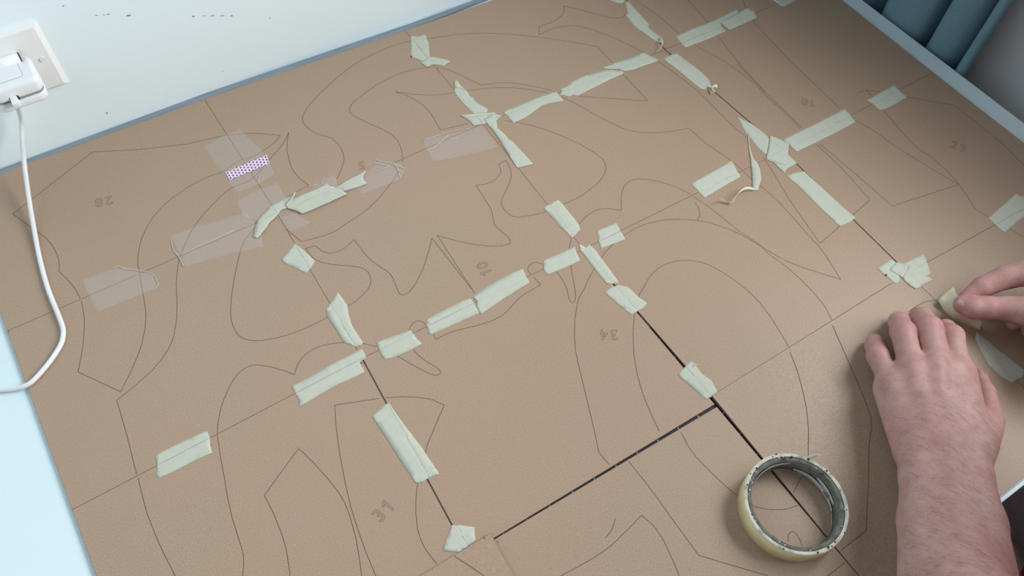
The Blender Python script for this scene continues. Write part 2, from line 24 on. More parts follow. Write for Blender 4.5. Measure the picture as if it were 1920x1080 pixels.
TAPES = [
{"label":"upright masking tape scrap with twisted tail and dark nick, nearest the white wall","z":0,"poly":[[-0.9,417.1],[6.6,411.6],[16.7,411.1],[17.3,407.5],[15.2,400.1],[13.8,393.0],[7.6,381.0],[1.3,367.0],[-2.6,365.5],[-11.1,362.8],[-13.3,367.1],[-15.6,373.0],[-21.0,377.9],[-16.9,387.4]],"tail":[[-10.5,364.0],[1.3,367.0],[7.6,361.9],[15.2,353.7],[21.0,345.1],[14.8,344.1],[8.1,342.0],[2.8,348.0],[-3.7,352.6],[-9.4,351.4],[-12.7,351.8],[-13.7,358.3],[-15.5,363.1]]},
{"label":"slanting torn masking tape with folded pointed tip, above the short crosswise piece","z":0,"poly":[[0.5,301.0],[7.5,307.0],[8.0,295.9],[10.9,286.3],[9.1,277.4],[11.0,271.4],[9.9,263.6],[12.2,255.9],[15.1,250.8],[16.7,243.6],[11.5,239.1],[-3.3,246.6],[-3.8,259.0],[-4.9,272.2],[-5.0,282.1],[-5.1,290.6]],"flap":[[4.5,308.7],[9.5,311.2],[8.5,296.7],[10.5,287.3],[6.8,293.7],[0.3,300.6]]},
{"label":"short crosswise masking tape with pointed ends, between two slanting strips","z":1,"poly":[[-19.6,253.1],[-3.3,246.6],[11.8,239.6],[21.2,235.5],[21.1,231.4],[26.2,225.1],[17.3,222.1],[16.0,221.5],[7.6,222.3],[-1.2,224.1],[-14.6,228.5],[-13.6,236.0],[-16.0,243.5]],"flap":[[-19.3,252.7],[20.2,234.7],[18.6,232.2],[-15.4,244.5]]},
{"label":"masking tape widening downward from the short crosswise piece with pointed ends","z":2,"poly":[[3.2,231.3],[19.5,233.9],[16.0,221.8],[9.5,209.4],[11.9,196.3],[11.6,185.9],[13.7,180.5],[14.4,165.6],[14.8,153.1],[15.6,136.4],[8.6,137.5],[-4.7,140.8],[-2.8,159.4],[0.7,187.1],[2.9,212.2],[1.8,219.3]]},
{"label":"wavy-edged masking tape strip, leftmost of three in the back row","z":0,"poly":[[30.4,230.2],[39.1,231.3],[54.1,231.0],[72.4,230.8],[89.6,230.1],[110.5,227.7],[110.6,217.9],[109.5,208.6],[103.2,210.2],[89.2,214.1],[81.6,215.0],[70.9,212.9],[59.7,209.7],[49.2,207.6],[40.0,207.5],[32.0,207.4],[31.8,215.0],[31.8,224.5]]},
{"label":"masking tape strip with frayed left end, middle of three in the back row","z":0,"poly":[[116.9,228.6],[126.5,228.8],[142.2,232.9],[159.6,233.2],[175.8,231.3],[191.3,228.4],[209.2,216.6],[209.2,210.6],[177.6,209.6],[152.6,208.0],[130.2,206.6],[127.1,211.2],[119.3,210.6],[115.8,216.3],[109.8,219.8],[117.8,223.8]]},
{"label":"masking tape strip with slanted right end, rightmost of three in the back row","z":1,"poly":[[189.5,234.5],[208.4,233.6],[223.4,232.6],[237.7,230.6],[257.0,230.4],[260.0,220.9],[263.9,214.0],[266.1,206.6],[239.0,208.4],[222.0,209.8],[211.5,213.7],[207.6,220.5],[192.0,229.4]]},
{"label":"twisted masking tape with a hooked lower tip, hanging over the back seam crossing","z":0,"poly":[[299.9,328.6],[305.0,329.1],[303.7,317.8],[302.1,296.8],[300.3,272.8],[296.0,270.3],[295.5,257.6],[298.4,246.2],[294.4,235.7],[288.5,236.5],[284.4,249.4],[282.5,265.0],[279.5,276.5],[280.7,290.5],[284.7,308.3],[287.7,306.6]],"ribbon":[[295.5,241.6,1],[287.7,229.4,5],[280.0,222.6,4],[272.1,221.3,1]],"rw":3.5},
{"label":"masking tape scrap cut off by the far edge of view, above the twisted strip","z":0,"poly":[[290.8,365.0],[314.8,355.0],[303.5,333.4],[295.6,329.3],[288.9,333.1],[284.3,341.5]]},
{"label":"long masking tape strip near the far right corner, overlapped by a shorter strip","z":0,"poly":[[316.8,234.1],[345.1,235.8],[382.8,234.2],[409.2,235.9],[432.7,236.8],[429.0,229.7],[412.0,227.6],[389.0,224.0],[386.0,207.6],[355.2,207.3],[314.0,209.6],[314.8,220.8]]},
{"label":"shorter masking tape laid over the long strip near the far right corner","z":1,"poly":[[393.6,228.0],[413.0,228.7],[429.0,229.7],[447.1,231.4],[449.5,219.8],[444.7,207.3],[419.0,206.9],[391.5,206.8],[391.5,222.6]]},
{"label":"masking tape strip ending in a crumpled knot, on the dark seam below the back crossing","z":0,"poly":[[273.0,207.2],[283.9,207.2],[296.6,207.0],[298.0,192.9],[300.5,173.1],[301.5,157.4],[300.9,142.8],[294.8,131.6],[282.7,132.2],[279.2,136.2],[277.4,153.4],[276.4,174.8],[273.8,194.5]],"ribbon":[[290.0,133.1,1],[290.3,126.3,4],[295.2,125.3,6],[293.4,124.2,3],[290.0,126.6,2],[287.2,118.1,5],[285.4,120.2,3],[288.3,128.3,1]],"rw":3.0},
{"label":"masking tape end cut off by the far edge of view, near the white table rim","z":0,"poly":[[492.1,226.7],[493.8,210.1],[496.2,207.1],[522.1,208.0],[536.7,219.1],[502.3,242.1]]},
{"label":"short neat masking tape piece standing alone nearest the blue curtain","z":0,"poly":[[459.0,7.5],[487.4,8.5],[513.4,8.8],[511.7,-1.2],[510.4,-16.5],[487.4,-17.6],[467.4,-17.4],[459.7,-15.2],[460.6,-4.9]]},
{"label":"long straight masking tape strip right of the folded diamond patch","z":0,"poly":[[311.8,11.3],[336.4,11.0],[365.3,10.5],[395.1,10.5],[420.9,10.7],[419.3,0.7],[415.6,-14.2],[393.7,-14.9],[358.4,-14.6],[330.0,-13.9],[311.5,-13.4],[311.4,-5.7],[312.4,0.3],[311.1,5.0]]},
{"label":"pointed leaf-shaped masking tape along the dark seam, above the folded diamond patch","z":0,"poly":[[287.5,72.0],[290.3,63.8],[295.5,51.6],[297.0,39.4],[297.7,28.9],[297.4,19.7],[278.0,3.4],[274.1,4.1],[273.8,12.4],[274.1,21.4],[275.9,31.0],[276.9,41.0],[279.5,50.3],[283.7,61.5]]},
{"label":"masking tape mostly hidden under the folded diamond patch, one corner jutting out","z":1,"poly":[[279.5,3.9],[299.1,-11.5],[298.4,-27.9],[290.9,-28.6],[282.0,-28.5],[273.5,-32.2],[273.4,-22.1],[273.8,-12.1],[269.6,-3.9]]},
{"label":"folded diamond patch of masking tape on the seam crossing by the long straight strip","z":2,"poly":[[301.3,24.1],[306.3,15.8],[311.5,4.2],[311.9,-0.0],[298.7,-11.3],[284.4,-24.1],[277.3,-15.5],[271.1,-2.2],[278.0,3.4],[290.7,14.3]]},
{"label":"peeled sliver of masking tape with a thin curled tail, below the leaf-shaped strip","z":3,"poly":[[283.7,45.1],[267.8,25.6],[262.2,17.4],[255.4,3.8],[255.8,-1.6],[250.3,-13.6],[241.4,-25.3],[229.9,-33.3],[225.9,-36.8],[221.1,-34.5],[223.1,-30.3],[237.0,-13.8],[251.0,4.3],[264.1,22.5],[273.7,34.9]],"ribbon":[[221.3,-34.6,1],[216.1,-31.1,3],[207.4,-30.1,6],[196.7,-31.8,8],[189.3,-33.8,6],[184.8,-35.4,3],[182.2,-34.1,2],[176.7,-27.5,4],[169.4,-25.7,9]],"rw":4.0},
{"label":"neat rectangle of masking tape standing alone left of the peeled curly sliver","z":0,"poly":[[162.3,13.4],[186.8,15.0],[230.5,17.1],[227.5,7.4],[223.0,-8.8],[197.5,-9.8],[162.1,-11.9],[162.6,-1.4],[162.4,7.2]]},
{"label":"long straight masking tape along the dark seam, below the folded diamond patch","z":0,"poly":[[272.3,-36.0],[285.4,-38.0],[297.0,-42.3],[296.8,-63.4],[297.1,-90.5],[297.6,-112.3],[298.3,-128.0],[286.9,-129.4],[272.9,-128.0],[272.4,-121.9],[273.3,-116.7],[272.3,-102.1],[273.2,-74.0],[273.9,-52.4]]},
{"label":"wide masking tape piece cut off by the right edge of view, above the pinching hand","z":0,"poly":[[437.7,-210.7],[469.1,-206.7],[498.8,-203.1],[500.6,-209.6],[512.4,-210.3],[510.6,-221.6],[500.0,-229.8],[465.6,-233.1],[436.7,-235.7],[436.0,-229.5],[437.0,-220.8]]},
{"label":"left piece in the cluster of three masking tapes nearest the hands, with a dark nick","z":0,"poly":[[266.0,-193.9],[276.9,-192.8],[289.6,-192.3],[290.7,-198.4],[278.1,-217.1],[274.6,-219.2],[268.2,-219.6],[266.6,-206.5]]},
{"label":"upper right piece in the cluster of three masking tapes nearest the hands","z":1,"poly":[[276.6,-202.3],[291.0,-199.1],[296.9,-204.3],[312.8,-205.6],[327.0,-206.9],[324.9,-212.8],[319.9,-220.7],[315.7,-226.8],[314.5,-230.9],[307.0,-230.7],[297.1,-229.6],[283.2,-222.3],[280.8,-216.6]]},
{"label":"lower right piece on top in the cluster of three masking tapes nearest the hands","z":2,"poly":[[299.4,-209.6],[305.7,-221.9],[306.6,-231.0],[308.5,-237.7],[299.5,-237.3],[288.7,-237.1],[282.0,-236.3],[280.3,-230.0],[280.0,-219.3],[285.8,-216.4],[293.4,-213.5]]},
{"label":"shadowed masking tape strip on the board just right of the flattened hand","z":0,"poly":[[297.3,-310.0],[301.0,-327.7],[302.5,-347.7],[305.3,-368.1],[299.3,-371.8],[292.9,-373.4],[288.6,-370.8],[279.8,-372.3],[275.3,-359.1],[274.6,-343.9],[281.6,-329.3],[287.9,-316.0]]},
{"label":"straight masking tape strip just above the centre seam crossing, tip on an engraved line","z":0,"poly":[[-12.1,73.4],[-2.6,74.2],[4.7,75.2],[10.0,74.7],[10.9,66.2],[10.6,54.7],[10.6,43.8],[9.8,31.7],[7.5,25.2],[0.5,22.6],[-7.9,19.8],[-8.8,29.3],[-10.5,40.4],[-10.6,54.1]]},
{"label":"small squarish masking tape right of the centre seam crossing","z":0,"poly":[[23.0,13.7],[36.1,12.7],[48.9,11.3],[47.2,5.0],[45.1,-6.2],[43.7,-13.2],[27.8,-11.5],[11.7,-9.7],[14.8,-1.5],[19.4,6.8]]},
{"label":"narrow creased masking tape with a pinched upper end, just below the centre seam crossing","z":0,"poly":[[-5.8,8.2],[-5.4,3.5],[-2.8,0.7],[3.7,1.9],[5.1,-6.6],[3.5,-29.4],[2.6,-45.8],[1.4,-58.6],[-3.1,-55.9],[-10.8,-52.7],[-11.3,-39.6],[-10.7,-20.9],[-9.9,-4.2],[-10.4,0.4]],"flap":[[-5.8,8.2],[-3.1,1.5],[-4.6,-2.0],[-9.7,-3.9],[-10.1,0.2]]},
{"label":"blunt masking tape left of the centre seam crossing, beside a small engraved loop","z":0,"poly":[[-53.8,10.1],[-42.3,9.7],[-24.7,8.9],[-12.6,7.2],[-15.8,-0.7],[-18.4,-11.0],[-38.3,-10.8],[-60.8,-8.4],[-61.7,-3.1]]},
{"label":"kite-shaped masking tape on the dark seam, right below the narrow creased strip","z":0,"poly":[[-21.2,-59.3],[-11.1,-58.3],[-0.7,-60.0],[6.3,-67.5],[7.6,-73.6],[8.6,-84.4],[11.9,-95.4],[3.3,-98.4],[-3.8,-98.1],[-12.6,-98.9],[-14.6,-88.5],[-17.9,-73.5],[-19.5,-63.4]]},
{"label":"creased masking tape with a loose thread, at the corner where the black gap begins","z":0,"poly":[[-14.6,-181.1],[-2.0,-177.9],[7.4,-175.9],[8.0,-182.1],[7.4,-192.6],[10.8,-205.5],[8.1,-217.2],[3.4,-219.6],[-2.2,-218.8],[-8.1,-217.5],[-9.8,-208.9],[-12.6,-193.1]],"ribbon":[[7.8,-180.5,1],[7.2,-183.1,3],[9.5,-183.4,3]],"rw":1.0},
{"label":"masking tape strip below the engraved number 10, right half of an end-to-end pair","z":0,"poly":[[-146.9,8.6],[-132.1,11.9],[-113.8,13.9],[-93.0,13.9],[-79.7,12.7],[-81.8,3.9],[-83.2,-6.8],[-96.5,-7.9],[-114.9,-9.8],[-133.4,-12.2],[-149.9,-14.1],[-150.8,-8.9],[-148.4,-1.6],[-144.9,1.9]]},
{"label":"masking tape strip beside a small engraved arch, left half of an end-to-end pair","z":0,"poly":[[-203.5,10.0],[-182.8,10.8],[-159.7,10.7],[-149.2,8.8],[-149.2,0.4],[-151.3,-12.0],[-169.2,-11.0],[-189.9,-10.1],[-209.2,-8.3],[-208.0,-1.0]]},
{"label":"short masking tape with lifted corner, between the wrinkled strip and end-to-end pair","z":0,"poly":[[-261.2,12.7],[-243.8,10.2],[-223.6,6.9],[-223.1,-2.3],[-221.4,-13.6],[-231.7,-13.9],[-244.1,-13.7],[-263.3,-10.8],[-263.0,-1.4],[-261.7,7.1]]},
{"label":"pointed-top masking tape just above the long wrinkled strip, left of centre","z":0,"poly":[[-287.9,75.1],[-277.7,82.7],[-267.6,89.6],[-266.9,79.1],[-266.3,68.9],[-270.3,57.7],[-273.2,44.0],[-273.1,31.7],[-272.7,19.3],[-275.7,17.3],[-281.1,18.8],[-289.5,29.4],[-289.6,48.2],[-290.6,67.0]]},
{"label":"long wrinkled masking tape with a notched right end, left of centre","z":0,"poly":[[-356.4,10.8],[-336.8,11.1],[-313.8,13.1],[-294.4,13.1],[-276.9,13.5],[-277.6,2.0],[-286.5,0.2],[-286.7,-12.2],[-303.9,-12.4],[-317.9,-10.9],[-340.5,-12.6],[-358.7,-13.4],[-356.3,-8.1],[-356.1,0.3]]},
{"label":"long steep masking tape strip above the engraved number 31","z":0,"poly":[[-302.8,-59.3],[-293.0,-57.2],[-281.6,-54.7],[-281.3,-66.4],[-280.7,-78.8],[-278.9,-95.0],[-277.1,-113.0],[-276.7,-125.9],[-275.7,-145.8],[-285.4,-143.6],[-291.7,-144.6],[-299.1,-142.5],[-300.5,-118.8],[-301.1,-93.1],[-302.2,-72.9]]},
{"label":"small masking tape scrap partly covered by the overlapping board corner at the front","z":0,"poly":[[-308.9,-209.9],[-302.5,-203.6],[-295.8,-199.2],[-290.6,-193.9],[-282.9,-198.6],[-273.5,-206.6],[-276.9,-212.4],[-278.4,-217.1],[-288.1,-218.1],[-297.2,-218.3]]},
{"label":"masking tape piece standing alone near the left end of the board","z":0,"poly":[[-494.7,10.6],[-477.0,10.7],[-447.3,9.4],[-444.6,7.7],[-444.5,1.2],[-447.4,-6.6],[-448.4,-15.0],[-462.6,-13.8],[-482.1,-14.2],[-500.0,-13.0],[-499.9,-7.0],[-496.2,-0.1]]},
{"label":"curved torn masking tape bending toward the left, below the patterned pink tape","z":3,"poly":[[-253.1,237.4],[-266.2,237.8],[-275.0,236.5],[-283.8,235.2],[-288.0,231.3],[-296.8,227.5],[-303.4,222.4],[-308.2,216.3],[-312.7,209.3],[-316.1,204.3],[-312.9,199.8],[-307.0,203.3],[-300.5,207.3],[-291.4,214.4],[-285.1,216.9],[-280.2,219.4],[-274.2,224.0],[-268.0,223.1],[-259.4,229.1]]},
{"label":"broad creased masking tape with a curled corner, right of the curved torn strip","z":5,"poly":[[-255.8,232.2],[-245.3,232.4],[-228.6,232.0],[-212.2,232.4],[-209.8,226.8],[-204.6,221.4],[-201.5,217.1],[-200.6,211.9],[-198.6,207.2],[-211.0,206.3],[-228.1,205.9],[-245.0,205.6],[-256.2,206.5],[-258.2,211.2],[-266.4,222.3],[-265.0,231.2],[-259.8,231.6]],"ribbon":[[-265.8,225.0,1],[-261.2,227.2,3],[-255.9,231.2,4],[-249.6,237.9,3]],"rw":3.0},
{"label":"fishtail-ended masking tape below the engraved number 5, lying over crumpled clear tape","z":4,"poly":[[-206.0,222.1],[-186.6,226.3],[-163.6,228.6],[-170.6,221.7],[-172.7,215.7],[-171.2,210.0],[-180.9,209.8],[-200.2,212.8],[-201.5,217.1]]},
{"label":"lone ragged square of masking tape below the curved torn strip","z":0,"poly":[[-302.3,160.1],[-291.4,165.9],[-280.3,172.8],[-277.4,165.0],[-274.5,153.7],[-271.1,139.3],[-279.1,133.3],[-286.1,129.1],[-293.2,140.6],[-300.2,153.1]]}]
CLEARS = [
{"label":"clear tape with a wrinkled rounded end, nearest the white cable","z":0,"poly":[[-495.3,242.7],[-467.6,243.9],[-454.2,240.8],[-438.9,225.1],[-428.1,213.8],[-427.0,196.8],[-432.6,192.2],[-493.8,195.4],[-494.3,215.8]],"crease":[[[-461.4,241.8],[-454.4,240.1],[-451.4,235.0],[-438.2,223.9],[-428.4,213.1],[-426.6,203.0],[-427.2,196.2],[-432.1,191.9]]]},
{"label":"long wide clear tape strip lying left of the ragged masking tape square","z":0,"poly":[[-395.1,253.9],[-360.2,251.6],[-324.9,245.0],[-309.0,240.1],[-307.2,221.1],[-307.0,203.3],[-311.4,186.8],[-353.5,196.6],[-396.0,204.4],[-395.2,223.1]],"crease":[[[-395.7,221.7],[-368.1,222.3],[-330.4,223.3]],[[-394.6,250.1],[-397.6,231.4],[-395.7,221.7],[-395.7,205.1]]]},
{"label":"wide clear tape under the patterned pink tape, its upper end free","z":0,"poly":[[-313.9,364.0],[-288.5,368.6],[-265.4,369.7],[-264.1,359.5],[-256.4,323.2],[-257.7,280.3],[-280.4,274.4],[-307.9,274.5],[-309.6,291.6],[-313.3,332.5]],"crease":[[[-280.6,275.4],[-274.4,285.3]]]},
{"label":"square clear tape patch just below the patterned pink tape","z":1,"poly":[[-312.8,262.5],[-293.1,267.6],[-274.0,265.8],[-261.1,264.9],[-262.0,239.9],[-263.2,222.1],[-281.0,219.0],[-299.5,221.0],[-308.9,229.3],[-314.6,238.9]],"crease":[]},
{"label":"small pointed clear tape scrap under the broad creased masking tape","z":0,"poly":[[-277.4,216.8],[-261.2,211.8],[-252.8,190.5],[-276.9,189.8],[-278.9,208.8]],"crease":[]},
{"label":"crumpled clear tape twisted at its right end, beside the engraved number 5","z":2,"poly":[[-201.5,217.1],[-187.6,224.5],[-162.4,229.1],[-152.2,231.8],[-147.0,241.9],[-137.7,232.0],[-129.8,226.5],[-123.2,218.4],[-122.0,206.6],[-134.7,196.9],[-159.4,197.1],[-184.0,198.5],[-184.8,205.6],[-194.1,211.1]],"crease":[[[-147.3,241.3],[-138.7,230.1],[-131.3,222.0],[-121.7,207.7]],[[-171.3,222.1],[-153.8,221.6],[-134.3,221.3]],[[-129.3,225.8],[-130.0,212.5],[-133.5,197.5]],[[-130.1,222.5],[-129.0,205.8]],[[-149.4,233.8],[-135.7,222.1]]]},
{"label":"clear tape with bright creases, left of the crosswise masking tape piece","z":0,"poly":[[-80.6,239.9],[-64.0,238.5],[-47.0,234.9],[-16.5,227.8],[-4.0,222.6],[-5.0,195.6],[-7.6,182.6],[-43.4,189.2],[-87.4,200.9],[-85.6,220.1]],"crease":[[[-80.5,238.7],[-54.6,235.1],[-34.2,230.6],[-22.9,226.2]],[[-67.1,223.7],[-57.9,226.6],[-49.2,229.9]],[[-85.2,220.9],[-73.7,221.3],[-64.6,224.2]],[[-52.7,222.5],[-41.8,220.3]]]},
{"label":"tiny crinkled clear tape scrap above the broad creased masking tape","z":0,"poly":[[-233.8,241.0],[-218.1,240.0],[-211.8,246.0],[-198.5,243.0],[-199.0,234.8],[-204.0,221.0],[-212.7,229.7],[-222.9,233.3]],"crease":[[[-233.8,241.0],[-220.7,238.0]],[[-216.3,240.2],[-217.1,234.7],[-210.9,233.4]]]}]
WASHI = [
[-306.8,310.1],
[-288.2,311.9],
[-254.4,311.9],
[-256.5,297.3],
[-281.3,296.1],
[-306.9,296.7]]
STRIP = {"top":[[-576.1,445.9],[-529.1,446.2],[-286.4,447.8],[-280.0,448.0],[-1.0,439.5],[7.9,439.0],[127.9,439.6],[214.7,439.8],[464.5,440.4]],"bot":[[-577.5,439.3],[-530.8,439.1],[-286.2,438.9],[-280.3,439.9],[-4.5,430.0],[5.1,430.9],[124.2,433.5],[210.6,433.6],[459.2,433.7]]}
SEAMS = [
[-283.8,439.7,-279.7,221.9],
[-279.7,221.9,-281.9,3.2],
[-281.9,3.2,-287.6,-219.0],
[-287.6,-219.0,-276.6,-445.2],
[-2.2,431.2,-2.1,225.8],
[-2.1,225.8,-5.7,0.2],
[-5.7,0.2,-0.7,-218.3],
[-0.7,-218.3,-2.9,-445.2],
[319.7,421.5,286.9,220.4],
[286.9,220.4,298.5,-2.9],
[298.5,-2.9,291.6,-216.3],
[291.6,-216.3,284.2,-445.2],
[-577.2,219.3,-279.7,221.9],
[-279.7,221.9,-2.1,225.8],
[-2.1,225.8,286.9,220.4],
[286.9,220.4,582.9,214.8],
[-575.1,-1.3,-281.9,3.2],
[-281.9,3.2,-5.7,0.2],
[-5.7,0.2,298.5,-2.9],
[298.5,-2.9,579.3,-0.8],
[-573.2,-218.2,-287.6,-219.0],
[-287.6,-219.0,-0.7,-218.3],
[-0.7,-218.3,291.6,-216.3],
[291.6,-216.3,578.3,-227.2]]
CAMERA = {"pos":[-392.7,-404.4,741.8],"rot":[[0.84338,0.428463,-0.324236],[-0.535931,0.714103,-0.450372],[0.03857,0.553603,0.831887]],"lens":28.7032}
CABLE = [
[-469.4,409.7,117.0],
[-471.4,416.7,100.0],
[-477.4,424.3,76.0],
[-488.2,417.3,52.0],
[-498.4,402.8,32.0],
[-509.4,371.5,15.0],
[-518.0,332.5,5.5],
[-524.2,290.4,2.6],
[-527.3,247.9,2.5],
[-527.2,212.9,2.5],
[-527.5,194.2,2.5],
[-529.7,183.7,2.5],
[-535.7,172.7,2.5],
[-550.6,158.8,2.5],
[-568.1,147.1,2.5],
[-576.9,145.1,2.2],
[-585.9,147.8,1.0],
[-599.7,155.0,-0.3],
[-616.8,167.4,-0.3],
[-648.1,205.7,-0.3]]
EXTRA = {"elbow_left":[-45,-540,95],"elbow_right":[520,-545,110],"fore_left":[64.7,-438.5,60.0,22.0],"fore_right":[373.5,-385.4,58.0,21.6],"hair_y":-335}
LEFT = {"chains":[["f",[144.7,-309.5,32.0,10.5],[160.6,-279.4,27.0,10.8],[175.9,-267.5,17.0,10.3],[183.4,-262.5,10.5,9.0]],["f",[166.6,-311.0,42.0,11.6],[195.1,-274.8,39.0,12.3],[214.0,-261.5,23.0,10.7],[225.6,-256.5,10.5,9.1]],["f",[190.5,-320.4,45.0,12.1],[219.3,-286.3,42.0,13.1],[237.9,-270.5,24.0,11.3],[248.9,-264.3,10.5,9.5]],["f",[205.9,-334.1,43.0,12.1],[235.9,-304.7,38.0,11.7],[251.0,-293.1,22.0,10.1],[260.9,-288.7,10.5,8.5]],["t",[159.7,-397.7,45.0,14.9],[200.8,-388.3,30.0,11.4],[231.7,-365.6,16.0,9.4],[248.0,-347.8,10.0,6.9]],["p",[144.5,-315.1,30.0,20.0],[102.7,-371.6,44.0,19.8]],["p",[169.1,-314.4,36.0,20.1],[112.8,-377.6,50.0,21.6]],["p",[191.1,-324.1,38.0,20.1],[127.9,-386.1,51.0,21.6]],["p",[204.3,-337.1,36.0,20.1],[148.6,-392.4,48.0,20.8]],["p",[183.0,-387.4,34.0,17.4],[144.9,-402.5,48.0,16.7]],["k",[140.3,-311.4,42.0,7.3],[126.8,-332.4,44.0,5.1]],["k",[161.2,-311.9,51.0,7.8],[143.4,-332.4,55.0,5.1]],["k",[183.0,-320.8,55.0,8.8],[157.5,-343.3,59.0,4.6]],["k",[198.6,-334.6,51.0,8.3],[173.7,-354.7,56.0,4.6]],["p",[95.0,-378.8,50.0,17.5],[82.3,-392.7,52.0,18.2],[52.7,-424.1,56.0,24.0],[18.6,-457.6,62.0,28.2]],["p",[117.9,-387.8,52.0,19.5],[98.5,-404.0,55.0,21.0],[66.8,-434.4,60.0,25.7],[32.5,-467.4,66.0,29.8]],["p",[139.9,-400.4,50.0,18.1],[118.4,-415.8,54.0,19.1],[85.8,-445.4,58.0,24.9],[50.2,-477.8,64.0,28.2]]]}
RIGHT = {"chains":[["f",[288.1,-282.7,26.0,10.0],[292.0,-291.9,29.0,11.9],[301.0,-299.6,32.0,12.1],[313.8,-311.0,36.0,12.6],[327.0,-329.4,44.0,16.6],[331.6,-355.1,54.0,21.7]],["f",[300.3,-277.4,25.0,7.5],[317.6,-279.5,33.0,10.9],[342.4,-286.2,42.0,12.8],[369.4,-304.0,58.0,15.2]],["f",[327.2,-324.9,14.0,7.4],[353.6,-328.1,16.0,10.9],[378.3,-327.2,30.0,12.0],[395.0,-328.0,54.0,15.2]],["f",[337.0,-340.3,12.0,8.0],[364.0,-342.4,14.0,10.9],[389.3,-344.3,28.0,12.0],[404.9,-345.1,48.0,14.6]],["f",[348.3,-362.5,12.0,7.4],[371.5,-364.1,14.0,9.7],[391.9,-363.9,26.0,10.8],[407.5,-364.0,42.0,12.9]],["p",[370.7,-307.1,54.0,18.1],[321.1,-380.9,64.0,22.1]],["p",[388.8,-330.7,52.0,19.1],[325.0,-390.4,64.0,22.0]],["p",[390.3,-350.5,46.0,19.0],[326.5,-396.9,62.0,21.0]],["p",[342.0,-348.8,52.0,23.0],[312.9,-385.2,62.0,22.0]]]}
HELD = {"lo":[[286.5,-261.1,7.0],[285.4,-272.8,3.0],[287.2,-287.2,1.5],[294.5,-299.5,1.5],[299.7,-310.9,2.0]],"hi":[[311.2,-258.5,12.0],[300.7,-267.5,18.0],[294.9,-275.1,22.0],[295.1,-289.5,22.0],[301.5,-306.5,12.0]]}
NAILS = [
[[281.1,-283.84,33.35],[-0.705,-0.069,0.706],[-0.374,0.882,-0.288],13.5,14,4.2],
[[185.56,-261.37,19.84],[0.502,0.301,0.811],[0.675,0.45,-0.585],10.5,11.5,3.78],
[[228.89,-254.3,19.41],[0.613,0.35,0.709],[0.653,0.281,-0.703],12,11.5,3.8219999999999996],
[[252.78,-261.93,19.54],[0.628,0.373,0.683],[0.595,0.335,-0.73],12.5,11.5,3.9899999999999998],
[[264.09,-286.6,18.86],[0.634,0.362,0.684],[0.627,0.278,-0.728],12,11.5,3.57],
[[251.62,-354.25,13.13],[0.75,-0.578,0.323],[0.655,0.716,-0.241],12.5,13,2.898]]

Z0 = 0.75          # height of the boards' top surface above the floor (m)
COL = bpy.context.scene.collection
for o in list(bpy.data.objects): bpy.data.objects.remove(o)
random.seed(4)

# ------------------------------------------------------------------ camera, world, lights, exposure
def W(p): return Vector((p[0] / 1000, p[1] / 1000, p[2] / 1000 + Z0))
sc = bpy.context.scene
cd = bpy.data.cameras.new('camera'); cam = bpy.data.objects.new('camera', cd); COL.objects.link(cam)
cd.sensor_width = 36; cd.lens = CAMERA['lens']; cd.clip_start = 0.02
cam.matrix_world = Matrix.Translation(W(CAMERA['pos'])) @ Matrix(CAMERA['rot']).to_4x4()
sc.camera = cam
wd = bpy.data.worlds.new('world'); sc.world = wd; wd.use_nodes = True
bg = wd.node_tree.nodes['Background']
bg.inputs['Color'].default_value = (0.88, 0.95, 1.0, 1); bg.inputs['Strength'].default_value = 0.15
def area(name, loc, target, sx, sy, power, col, spread=180):
    l = bpy.data.lights.new(name, 'AREA'); l.shape = 'RECTANGLE'; l.size = sx; l.size_y = sy; l.energy = power; l.color = col; l.spread = math.radians(spread)
    o = bpy.data.objects.new(name, l); COL.objects.link(o); o.location = loc
    o.rotation_euler = (Vector(target) - Vector(loc)).to_track_quat('-Z', 'Y').to_euler(); return o
area('window_daylight', (0.69, -0.50, 1.66), (-0.31, -0.30, 1.60), 0.90, 0.75, 25.8, (0.96, 0.985, 1.0), 142)
area('left_fill', (-1.38, -0.25, 1.75), (-0.45, 0.12, 0.9), 0.8, 0.9, 2.2, (0.72, 0.91, 1.0))  # unseen fill lamp added to brighten the left table and back wall
sc.view_settings.view_transform = 'Standard'; sc.view_settings.look = 'None'
sc.view_settings.gamma = 1; sc.view_settings.use_curve_mapping = False; sc.view_settings.exposure = 0.0
sc.cycles.use_denoising = True
sc.cycles.max_bounces = 8; sc.cycles.transparent_max_bounces = 16

